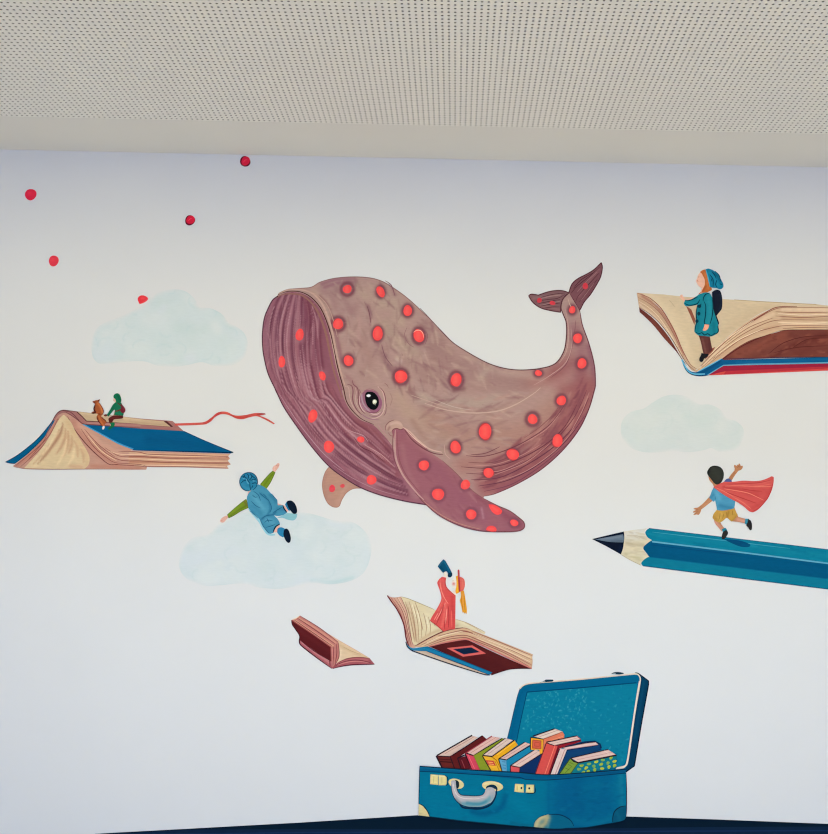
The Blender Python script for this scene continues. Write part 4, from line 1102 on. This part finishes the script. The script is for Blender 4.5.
q.line('C7', '110,86 150,98 280,152', .6, (170, 150, 110)); q.line('C7', '395,204 450,222 545,270', .6, (176, 150, 112)); q.line('C7', '440,222 480,240 530,272', .6, (200, 176, 140))
q = t.part('left_block', label='page edges of the left half')
q.poly('C7', '40,82! 70,90 108,86! 135,150 150,220 160,290 172,330 195,340! 180,350 150,348! 135,300 122,225 90,155', (205, 162, 140), soft=[('C7', '60,95 110,170 140,270 160,340', 1, (190, 130, 116), .8), ('C7', '95,95 130,170 150,270', 1, (226, 196, 166), .8)], grain=.7)
for l in ('70,90 115,160 140,250 160,335', '88,90 130,170 150,260 170,335', '108,88 138,160 152,240 166,320', '55,90 100,160 130,250 152,335'):
    q.line('C7', l, .6, (140, 76, 66))
q.line('C7', '38,80 62,115 90,155 122,225 135,300 150,345', 1.3, (108, 30, 40), taper=False)
q = t.part('right_block', label='thick page edges of the right half')
q.poly('C7', '165,345! 200,335 255,300 340,262 430,246 470,256! 620,316 792,385! 788,400 790,420 785,458! 620,380 470,312 440,304 350,318 250,345', (208, 174, 138), soft=[('C7', '460,270 620,335 780,400', 1.6, (222, 194, 158), .8), ('C7', '480,300 640,370 780,440', 1.4, (196, 148, 122), .8), ('C7', '220,335 330,285 440,265', 1.4, (222, 196, 160), .7), ('C7', '260,335 350,300 440,290', 1.2, (200, 158, 130), .7)], grain=.9)
for l in ('190,340 255,302 340,264 430,248 465,256', '210,338 300,298 380,275 445,268 500,285 640,345 785,412', '230,340 320,305 400,288 450,288 520,315 660,375 785,440', '250,340 350,308 440,298 480,310 640,375 780,452', '470,262 620,322 788,392', '300,290 420,262 480,275 600,325'):
    q.line('C7', l, .8, (150, 84, 74))
for l in ('480,275 620,335 780,400', '500,300 640,358 780,425', '240,325 330,288 430,265'):
    q.line('C7', l, .8, (234, 212, 178))
q.line('C7', '180,342 255,300 340,262 430,246', 1.0, (104, 50, 46))
q.line('C7', '255,345 350,320 440,306 475,314 640,390 785,458', 1.6, (204, 122, 112), taper=False)
q = t.part('cover', label='dark brown cover board with coral and navy diamond')
q.poly('C7', '258,345! 350,324 440,310 472,318! 620,388 785,460! 720,458 670,462 625,475 580,492! 420,415!', (80, 26, 28), soft=[('C7', '350,340 450,340 700,450', 5, (90, 32, 32), .5)], grain=1.2)
q.poly('C7', '345,352! 478,338! 548,380! 430,398!', (216, 100, 94), smooth=False)
q.poly('C7', '378,358! 472,348! 517,373! 434,385!', (14, 34, 62), smooth=False)
q.line('C7', '348,354 430,398 546,381', .6, (120, 40, 44), smooth=False)
q.line('C7', '785,459 720,458 670,462 625,475 575,493', .7, (50, 16, 22))
q = t.part('spine', label='blue and buff spine')
q.poly('C7', '180,362! 245,366! 400,425 565,488! 540,488 380,438 200,378', (190, 170, 150), soft=[('C7', '200,370 380,430 540,484', .9, (206, 186, 160), .8)], grain=.8)
q.poly('C7', '135,318! 145,338 165,352 185,352 245,343! 400,405 582,478! 566,491! 400,428 240,368! 190,366 165,362 145,350', (24, 112, 160), soft=[('C7', '240,358 400,416 560,482', 1.0, (36, 130, 178), .7), ('C7', '140,335 170,358 230,355', 1, (60, 140, 180), .7)], grain=.8)
q.line('C7', '134,320 142,345 165,364 220,385 380,440 540,489 568,491', 1.0, (30, 36, 46), taper=False)
q.line('C7', '245,344 400,406 582,479', .7, (10, 66, 108)); q.line('C7', '240,368 400,428 566,491', .7, (40, 60, 70))
t.done()

# girl in red on it
t = Thing('person', 'girl in long red dress and red hat with blonde ponytail looking up through a spyglass', 'person', (443, 632), (224, 226, 224), group='children of the mural', base=12)
p = t.part('body')
p.poly('C8', '205,255! 222,232 218,212 228,200 245,208 258,225 250,250! 242,330! 275,375! 305,385! 318,360 302,350 300,335 292,318 298,290 305,268 330,250! 375,252! 370,390! 335,410! 325,600! 220,600! 190,400! 175,300!', (234, 226, 214),
       soft=[('C8', '312,312 314,314', 1.5, (226, 130, 122), .95), ('C8', '225,210 235,240', 1.2, (238, 222, 196), .8), ('C8', '310,370 320,395', 1.2, (226, 206, 186), .7)], grain=.6)
p.line('C8', '296,320 302,325', .4, (200, 170, 150)); p.line('C8', '300,285 312,282', .4, (180, 160, 140))
q = t.part('ponytail', label='blonde ponytail and fringe')
q.poly('C8', '332,245! 352,240 356,300 360,360 365,390 335,405! 328,380 336,340 338,300', (234, 164, 42), soft=[('C8', '342,280 345,380', .7, (248, 192, 70), .7)], grain=.6)
q.poly('C8', '375,378! 405,374! 415,420 424,480 434,550 432,595! 420,580 415,592 405,575 395,580 385,530 372,480 368,465! 380,430', (230, 158, 40), soft=[('C8', '395,400 400,470 410,550', .8, (222, 150, 88), .7), ('C8', '420,500 428,580', .6, (244, 184, 56), .7)], grain=.6)
q.line('C8', '390,400 385,470 400,560', .6, (190, 118, 30)); q.line('C8', '408,420 412,500 420,575', .6, (190, 120, 30))
q = t.part('dress', label='long red dress')
q.poly('C8', '205,248! 242,256! 236,300 242,335 258,362 285,385 330,420! 328,560 325,735! 270,738 220,758! 160,705 92,655! 115,610 150,555 185,490 198,450 188,390 165,325 160,300 178,270', (218, 84, 80),
       soft=[('C8', '190,280 195,370 215,440 170,560', 1.2, (232, 116, 106), .6), ('C8', '240,480 225,600 200,710', 1.5, (234, 120, 108), .6), ('C8', '300,440 305,720', 2.0, (206, 66, 66), .7), ('C8', '210,260 225,370', .9, (228, 106, 98), .6)], grain=.7)
for l, c in (('235,490 200,560 150,650', (240, 150, 134)), ('250,540 240,640 220,730', (244, 160, 142)), ('262,520 268,620 262,720', (180, 54, 58)), ('225,500 190,600 150,690', (186, 58, 60)), ('185,300 200,380 230,450 262,500', (240, 140, 124)), ('130,650 170,580', (238, 140, 124)), ('235,640 222,740', (184, 56, 60)),
             ('240,260 235,300 245,345 285,388 328,422', (188, 60, 62)), ('95,655 160,702 220,755', (190, 60, 62)), ('292,560 296,720', (228, 110, 98))):
    q.line('C8', l, .9, c)
q = t.part('hat', label='red hat with upright dark red stripe')
q.poly('C8', '355,248! 385,252 408,270 416,300 414,340 402,372 385,382 362,388! 358,330', (222, 104, 92), soft=[('C8', '395,280 400,350', .8, (232, 126, 110), .7)], grain=.6)
q.poly('C8', '348,190! 356,180 366,190! 368,260 372,320 374,384! 360,388! 354,300', (180, 56, 66), soft=[('C8', '357,190 360,250', .5, (200, 84, 88), .6)], grain=.6)
t.done()
t = Thing('spyglass', 'dark blue spyglass held up by the girl in red dress', 'spyglass', (449, 577), (224, 226, 224), base=16)
q = t.part('barrel')
q.poly('C8', '216,86! 236,100! 270,160 298,215! 298,238 282,254! 268,252 258,245! 262,228 250,200! 238,196 215,212! 188,182 164,152! 185,120', (14, 78, 114), soft=[('C8', '225,110 260,170 285,230', .9, (30, 108, 148), .8), ('C8', '185,145 220,190', 1, (8, 60, 94), .7)], grain=.6)
q = t.part('eyepiece', label='darker narrow end'); q.poly('C8', '258,222! 278,208 298,216! 298,238 282,254! 266,252 257,244', (12, 52, 80))
q = t.part('rim', label='lighter wide front end'); q.poly('C8', '164,152! 190,118 216,86! 224,94 200,128 176,162!', (36, 92, 128), smooth=False)
t.done()

# ------------------------------------------------------------------ suitcase: the lid behind the books first
t = Thing('suitcase', 'open blue suitcase full of books standing on the navy ground', 'suitcase', (522, 828), (214, 221, 227))
SUIT = t
lid = t.part('lid', label='raised blue lid')
lid.poly('D2', '700,66! 715,70 768,108! 768,128 730,340 695,548! 650,580! 600,592! 620,560! 720,90!', (6, 56, 94), soft=[('D2', '745,110 700,400', 1.6, (10, 70, 112), .7)], grain=1.3, edge=(1.2, (8, 28, 48)))
lid.poly('D2', '30,430! 60,310 92,180 102,150 125,132 160,124! 400,104 690,76! 715,78 726,95 722,125 690,330 655,545! 645,568 600,592! 20,592!', (4, 96, 146), soft=[('D2', '60,400 110,170 150,140', 2, (4, 86, 138), .6)], grain=2)
lid.line('D2', '100,150 125,132 160,122 400,102 690,72 712,76 726,95', 1.3, (10, 32, 52))
lid.line('D2', '40,400 92,180 106,148', .6, (10, 50, 82))
ln = t.part('lining', lid, label='mottled teal lining')
LS = rstrokes('D2', (100, 130, 720, 560), 260, 3.5, .7, [(40, 146, 178), (24, 132, 168), (2, 104, 146), (60, 160, 188), (10, 116, 154)], 0, 3.1, -.75)
LS += rstrokes('D2', (120, 140, 450, 380), 170, 3.0, .6, [(80, 172, 196), (54, 156, 184), (30, 138, 172)], 0, 3.1, -.75)
ln.poly('D2', '85,430! 110,300 140,168! 400,146 700,118! 712,130 680,330 655,500 640,540 600,556! 560,592! 60,592!', (12, 120, 160), soft=LS, grain=.75)
ln.line('D2', '85,425 110,300 140,166', .9, (4, 66, 108), taper=False); ln.line('D2', '140,166 400,145 705,118', 1.0, (4, 62, 104), taper=False)
tr = t.part('piping', lid, label='off white piping')
tr.line('D2', '102,148 122,130 160,120 400,101 690,72 712,74 725,92 724,120 700,260 672,450 656,535 640,556 600,562', 1.3, (214, 208, 192), taper=False)
tr.line('D2', '723,110 700,250 674,430 660,520 648,548 605,560', 1.8, (218, 212, 200), taper=False)
for pl, hl in (('203,117! 222,110 238,101! 272,101! 277,106 270,112!', '210,115 235,111'), ('575,72! 588,64 610,62 638,66! 640,71 615,75!', '580,72 600,70')):
    lt = t.part('latch', lid, label='dark latch on the upper rim of the lid'); lt.poly('D2', pl, (18, 50, 72)); lt.line('D2', hl, .9, (150, 168, 174))
SUIT_Z = Z[0]

# ------------------------------------------------------------------ books inside the suitcase
GB = 'books packed in the suitcase'
PG = (214, 192, 184)
INK = (34, 22, 32)


def packed(label, cr, order, lv, dots=None):
    """ORDER: (part name, outline, colour, stripes [(path, width, colour)])."""
    xs = [pts(o[1], cr) for o in order]
    X = [p[0] for o in xs for p in o]
    Y = [p[1] for o in xs for p in o]
    b = Thing('book', label, 'book', (sum(X)/len(X), max(Y)), (214, 221, 227), group=GB)
    Z[0] = SUIT_Z + 0.0002 * lv
    for nm, pl, c, extra in order:
        q = b.part(nm, label={'pages': 'pale page edges'}.get(nm))
        q.poly(cr, pl, c, smooth=False, soft=[(cr, pl, .9, tuple(int(v * .88) for v in c), .45)] if nm != 'pages' else [(cr, pl, .7, (196, 160, 152), .6)], grain=.6)
        for (l, wd, cc) in extra:
            q.line(cr, l, wd, cc, smooth=False, taper=False)
        if nm == 'cover' and dots:
            for (x, y, a, c2) in dots:
                q.oval(cr, x, y, a, a * .75, c2, rot=-.3, wob=.15)
    b.done()


packed('dark brown book leaning at the far left end inside the suitcase', 'D3',
       [('cover', '185,236! 432,78! 464,106! 300,212! 245,250! 268,330! 205,330!', (92, 28, 30), [('205,232 432,80', 1.1, (44, 18, 26)), ('185,238 215,325', .9, INK)]),
        ('spine', '85,232! 190,238! 220,326! 125,324!', (98, 36, 34), [('85,232 130,325', 1.6, INK), ('95,255 195,262', .7, (60, 22, 26)), ('105,275 200,280', 1.0, (48, 20, 24)), ('190,238 222,325', 1.0, INK)]),
        ('pages', '95,232! 350,80! 400,92! 185,235!', (208, 184, 172), [('88,230 355,77', 1.3, INK), ('95,233 188,237', .9, INK), ('150,215 370,88', .5, (170, 132, 124))])], 0)
packed('thin maroon book between the dark brown and pink green books', 'D3',
       [('cover', '300,212! 495,84! 505,90! 322,214!', (168, 44, 66), [('300,212 503,83', .9, (90, 20, 40))]),
        ('spine', '245,250! 300,235! 318,240! 352,332! 268,330!', (88, 22, 32), [('245,250 272,330', 1.0, INK), ('300,222 350,330', .6, (60, 16, 26)), ('246,249 300,225', 1.3, INK), ('275,262 300,325', .8, (140, 60, 66))])], 1)
packed('book with pink spine and olive green cover inside the suitcase', 'D3',
       [('cover', '360,230! 580,98! 612,106! 440,215! 432,235! 500,340! 410,338!', (132, 148, 42), [('360,230 580,100', 1.0, INK), ('365,232 412,335', .6, (80, 90, 30))]),
        ('spine', '302,212! 365,230! 414,338! 345,334!', (206, 70, 92), [('302,212 350,332', 1.0, INK), ('325,225 375,332', .6, (226, 110, 124))]),
        ('pages', '318,208! 505,86! 570,96! 362,228!', (216, 178, 170), [('310,210 362,229', 1.2, INK), ('340,212 535,92', .5, (184, 132, 130)), ('302,212 503,84', .9, (150, 40, 60))])], 2)
packed('yellow book with a red label on its spine inside the suitcase', 'D3',
       [('cover', '500,240! 672,112! 698,150! 555,255! 585,348! 560,348!', (228, 168, 34), [('500,240 672,114', 1.0, INK), ('535,262 580,345', .6, (170, 110, 20)), ('540,225 680,125', .6, (246, 200, 80))]),
        ('spine', '432,232! 508,242! 582,347! 492,342!', (230, 178, 50), [('432,232 495,342', 1.0, INK), ('505,240 535,262', .6, (150, 96, 20)), ('560,345 525,270', .7, (180, 126, 30))]),
        ('pages', '438,224! 605,98! 662,114! 500,234!', (212, 194, 184), [('432,228 502,236', 1.2, INK), ('470,222 630,105', .5, (180, 142, 134)), ('438,222 605,98', .9, INK)]),
        ('title_label', '455,263! 516,268! 534,306! 478,302!', (204, 76, 62), [('474,278 512,282', .6, (240, 190, 110)), ('480,292 518,296', .6, (240, 190, 110))])], 3)
packed('light blue book right of the yellow one inside the suitcase', 'D3',
       [('cover', '608,262! 800,146! 830,150! 830,185! 690,285! 650,310! 640,352! 612,352!', (28, 130, 180), [('608,264 800,150', 1.0, INK), ('610,264 612,350', .7, (16, 70, 110))]),
        ('spine', '553,252! 612,262! 616,352! 578,350!', (92, 158, 204), [('553,252 580,350', 1.0, INK), ('580,275 604,278', .6, (50, 110, 160)), ('585,300 608,303', .6, (50, 110, 160)), ('588,322 610,325', .6, (50, 110, 160))]),
        ('pages', '566,250! 750,128! 795,144! 610,260!', (216, 184, 176), [('555,252 610,261', 1.2, INK), ('560,250 750,128', .9, INK), ('590,250 775,138', .5, (190, 140, 134))])], 4)
packed('red spined book with navy cover and wide pale page edge inside the suitcase', 'D4',
       [('cover', '116,260! 258,172! 262,190! 240,240! 212,298! 116,294!', (14, 46, 102), [('118,262 256,176', .9, INK)]),
        ('spine', '64,248! 122,258! 118,294! 64,292!', (214, 84, 88), [('64,248 64,290', .9, INK), ('122,258 120,292', .7, INK)]),
        ('pages', '72,246! 215,148! 262,168! 122,258!', (220, 192, 184), [('64,248 215,148', .9, INK), ('66,249 122,259', .9, INK), ('95,248 240,158', .5, (190, 144, 140))])], 5)
packed('orange book with yellow framed spine standing highest inside the suitcase', 'D4',
       [('cover', '262,86! 382,40! 394,58! 392,82! 300,105! 275,118! 262,170!', (218, 122, 92), [('264,86 380,42', .8, (120, 50, 44)), ('300,100 390,66', .6, (232, 150, 116))]),
        ('spine', '188,76! 266,86! 262,172! 244,178! 240,150! 186,152!', (232, 170, 50), [('188,76 186,152', .9, INK), ('266,86 262,165', .6, (150, 90, 30))]),
        ('pages', '210,70! 335,22! 384,40! 264,84!', (214, 200, 190), [('200,68 335,22', 1.1, INK), ('188,75 264,86', .9, INK), ('235,74 358,30', .5, (176, 140, 132))]),
        ('title_panel', '200,90! 252,96! 252,146! 198,142!', (206, 92, 70), [('200,90 252,96 252,146 198,142 200,90', .6, (150, 60, 40)), ('214,104 240,108 240,132 212,128 214,104', .6, (178, 70, 54))])], 6)
packed('thick red book in the middle of the suitcase leaning right', 'D4',
       [('cover', '340,128! 495,92! 500,100! 375,140! 312,306! 285,304!', (140, 32, 46), [('330,126 497,92', .9, (70, 16, 30)), ('358,140 305,300', .8, (90, 18, 34))]),
        ('spine', '284,108! 356,130! 296,306! 214,302!', (208, 80, 76), [('284,108 216,300', .9, (100, 30, 40)), ('335,130 275,300', .8, (232, 124, 106)), ('356,130 298,300', .8, (110, 24, 36))]),
        ('pages', '288,108! 470,68! 494,86! 332,124!', (220, 200, 192), [('284,104 470,66', 1.0, INK), ('284,108 332,125', .9, INK), ('312,115 482,78', .5, (190, 150, 146)), ('470,66 496,88', .6, (160, 60, 60))])], 7)
packed('navy book with pale pink spine inside the suitcase', 'D4',
       [('cover', '404,150! 600,118! 618,128! 622,150! 560,172! 440,202! 370,308! 345,306!', (16, 62, 116), [('400,133 520,104 580,100 612,116 620,140', 1.6, (12, 42, 84)), ('408,155 600,124', .8, (10, 36, 74))]),
        ('spine', '366,142! 412,150! 352,306! 306,304!', (218, 198, 194), [('366,144 308,302', .9, INK), ('396,152 338,302', .8, (190, 140, 140)), ('412,152 352,302', .8, (12, 40, 78))]),
        ('pages', '380,138! 520,112! 585,104! 602,120! 410,150!', (218, 190, 190), [('380,138 520,111 585,103', .7, INK), ('410,148 598,120', .5, (190, 146, 146))])], 8)
DOTS = []
for (x, y) in ((500, 248), (545, 238), (590, 225), (630, 214), (680, 200), (484, 270), (528, 262), (575, 252), (620, 240), (662, 232), (702, 222), (540, 284), (580, 274), (625, 266), (668, 256), (702, 248), (510, 290)):
    DOTS.append((x, y, 1.9, random.choice([(150, 176, 60), (176, 190, 60), (120, 166, 84)])))
packed('teal book with yellow green dots and green spine at the right end inside the suitcase', 'D4',
       [('cover', '470,232! 716,184! 714,262! 640,272! 420,306!', (18, 116, 140), [('474,234 716,186', .9, (10, 60, 80))]),
        ('spine', '430,204! 478,232! 428,308! 358,306!', (120, 152, 60), [('430,204 362,302', .9, (50, 70, 30)), ('478,234 430,300', .7, (50, 80, 40)), ('415,240 440,252 400,292', .6, (80, 110, 40)), ('425,228 452,240', .6, (86, 116, 44)), ('400,262 425,275', .6, (80, 110, 40))]),
        ('pages', '438,202! 662,150! 712,182! 480,228!', (216, 188, 182), [('432,202 662,149', .9, INK), ('434,204 452,222 480,230 712,184', 1.4, INK), ('470,212 690,166', .5, (190, 146, 140)), ('640,156 668,178', .5, (226, 208, 200))])], 9, dots=DOTS)

# ------------------------------------------------------------------ suitcase front, over the books
t = SUIT
Z[0] = SUIT_Z + 0.0026
bs_ = t.part('base', label='blue case with scuffed sides')
FR = 'D5 73,44! 250,58 500,76 828,94! D6 240,98! 500,82 735,60! 738,90! 740,200 738,345! 730,375 700,390 600,408 480,428 330,434 250,433! 80,420! D5 828,497! 640,478 400,456 150,424! 64,415! 66,320! 70,200'
bs_.poly('D5', FR, (2, 112, 154), soft=[('D5', '100,250 300,420', 8, (4, 116, 160), .5), ('D5', '470,385 560,400 680,360 720,270', 3.4, (6, 84, 134), .8), ('D5', '400,250 500,230', 4, (10, 122, 164), .6),
                                        ('D6', '245,140 245,420', 1.5, (6, 96, 146), .6), ('D6', '420,110 420,420', 22, (4, 88, 140), .85), ('D6', '600,100 600,400', 18, (4, 90, 142), .8), ('D6', '350,130 340,330', 16, (4, 88, 142), .7),
                                        ('D6', '705,100 712,280', 3, (22, 118, 156), .7), ('D6', '480,180 600,160 680,210', 4, (8, 104, 150), .5), ('D6', '400,380 520,400 640,370', 4, (10, 110, 152), .6), ('D6', '20,250 120,330', 7, (10, 122, 164), .5),
                                        ('D6', '10,400 140,425', 2.4, (14, 92, 128), .6)] +
         rstrokes('D5', (80, 120, 820, 480), 80, 9, 1.4, [(12, 124, 166), (0, 100, 146), (4, 108, 150)], .1, .5, -.5) + rstrokes('D6', (250, 110, 735, 420), 90, 9, 1.3, [(8, 96, 148), (2, 78, 132), (14, 108, 152)], -.2, .8, -.5), grain=1.2)
bs_.line('D5', '66,330 70,200 73,44', .8, (10, 44, 66)); bs_.line('D6', '738,80 741,200 739,345 728,376', 1.0, (8, 40, 66))
bs_.line('D6', '80,420 250,433 330,434 480,428 600,408 700,390 732,374', .8, (8, 46, 74)); bs_.line('D5', '64,415 150,424 400,456 640,478 828,497', .8, (10, 60, 88))
rm = t.part('rim', bs_, label='darker blue upper rim')
rm.poly('D5', '73,44! 250,58 500,76 828,92! D6 240,92! 500,78 735,58! 735,82! 500,104 240,126! 100,122 0,116 D5 500,108 250,92 76,84!', (6, 88, 138), soft=[('D5', '80,55 400,80 828,106', .9, (10, 104, 152), .7), ('D6', '240,108 500,92 730,70', .9, (8, 76, 124), .7)], grain=.8)
rm.line('D5', '73,45 250,58 500,76 828,93 D6 240,93 500,78 735,58', 1.0, (8, 36, 58), taper=False)
rm.line('D5', '76,84 250,92 500,108 828,130 D6 100,122 240,126 500,104 735,82', .9, (6, 52, 90), taper=False)
for cr, pl, ex in (('D5', '66,328! 100,345 130,385 147,424! 64,414!', '66,326 100,343 132,384 148,424'), ('D6', '150,424! 158,390 190,360 235,346 300,345 350,360 390,390 408,422! 330,434 250,434', None), ('D6', '738,290! 700,298 668,322 655,355 652,396! 700,389 730,376 738,345!', '738,290 700,298 668,322 655,355 652,396')):
    if cr == 'D5':
        c = (216, 204, 150); sf = [(cr, '75,400 120,410', 1.2, (196, 186, 140), .7)]
    elif ex is None:
        c = (10, 96, 136); sf = [(cr, '165,420 185,375 225,355', 4.6, (196, 186, 140), .95), (cr, '200,420 225,400 235,370', 3.4, (182, 172, 128), .9), (cr, '240,425 250,380', 1.6, (96, 140, 146), .6)]
    else:
        c = (8, 82, 120); sf = [(cr, '680,330 700,380', 2, (14, 96, 134), .6)]
    cn = t.part('corner_guard', bs_, label='buff corner guard at lower left' if cr == 'D5' else ('corner guard half buff half teal at the front edge' if ex is None else 'dull teal corner guard at lower right'))
    cn.poly(cr, pl, c, soft=sf, grain=.8)
    if ex:
        cn.line(cr, ex, 1.1, (8, 40, 62))
    else:
        cn.line(cr, '245,345 310,346 352,360 388,386 406,420', 1.1, (6, 50, 84))
        cn.line(cr, '150,424 158,390 190,360 235,346', .7, (12, 70, 98))
for cr, pls, shd in (('D5', ['155,105! 212,110! 212,186! 152,180!', '216,110! 262,115 275,130 276,176 266,188! 216,188!'], '262,115 282,130 284,180 270,192'), ('D6', ['32,150! 86,153! 88,206! 62,204 28,200!', '104,155! 153,156! 152,208! 100,206!'], '155,156 158,205 104,212')):
    cl = t.part('clasp', bs_, label='pale yellow clasp')
    for k, pl in enumerate(pls):
        cl.poly(cr, pl, (222, 212, 150), soft=[(cr, pl, .9, (198, 182, 116), .6)], grain=.6)
    cl.line(cr, shd, 1.0, (10, 40, 60))
    if cr == 'D6':
        cl.oval(cr, 72, 177, .9, 1.2, (40, 50, 60)); cl.oval(cr, 122, 179, .9, 1.2, (30, 40, 50)); cl.line(cr, '45,160 45,196', .8, (196, 172, 84)); cl.line(cr, '140,165 138,200', .8, (230, 222, 180))
    else:
        cl.line(cr, '180,120 178,172', .6, (190, 178, 116)); cl.line(cr, '240,122 240,178', .6, (190, 178, 116)); cl.line(cr, '165,115 265,122', .7, (238, 230, 180))
hd = t.part('handle', bs_, label='grey curved handle')
pl_ = t.part('handle_plate', hd, label='pale yellow handle plate')
pl_.oval('D5', 348, 176, 7.8, 4.9, (214, 204, 148), rot=.35, wob=.03, soft=[('D5', '300,170 330,150 380,160', 1, (230, 222, 172), .7)])
pl_.poly('D5', '335,152! 352,150 368,165 370,195 358,215! 345,190', (24, 40, 52))
pl2 = t.part('handle_plate', hd, label='pale yellow handle plate')
pl2.oval('D5', 621, 195, 10.9, 4.9, (214, 204, 148), rot=.12, wob=.03, soft=[('D5', '560,180 620,165 680,180', 1, (232, 224, 172), .7)])
pl2.poly('D5', '570,215! 578,195 610,183 640,188 658,210 656,232! 640,215', (16, 44, 70))
hd.line('D5', '350,235 385,345 460,362 540,362 610,330 648,260 650,210', 2.0, (8, 44, 76))
hd.poly('D5', '308,172! 312,155 330,150 346,158! 350,200 362,238 385,260 430,265 500,268 540,262 562,240 572,215 590,204 615,204 636,215! 642,250 630,290 600,325 550,348 490,354 430,350 380,332 340,295 318,245', (172, 174, 180),
        soft=[('D5', '400,330 470,335 560,320 610,280', 3.0, (96, 156, 176), .85), ('D5', '430,320 520,330 570,310', 1.6, (60, 136, 162), .7), ('D5', '320,180 335,240 380,290 480,285 560,275 600,225', 2.2, (190, 186, 190), .7), ('D5', '345,290 380,325', 1.4, (110, 130, 140), .7), ('D5', '600,225 615,280', 1.4, (168, 170, 178), .7)], grain=.8)
hd.line('D5', '346,158 350,200 362,238 385,260 430,265 500,268 545,260 565,235', .9, (20, 56, 76)); hd.line('D5', '310,180 318,245 340,295 380,332 430,350 490,354 550,348 605,322', .9, (12, 50, 78))
hd.line('D5', '325,165 332,215 355,262 400,285 500,290 560,275', .8, (212, 208, 208))
t.done()
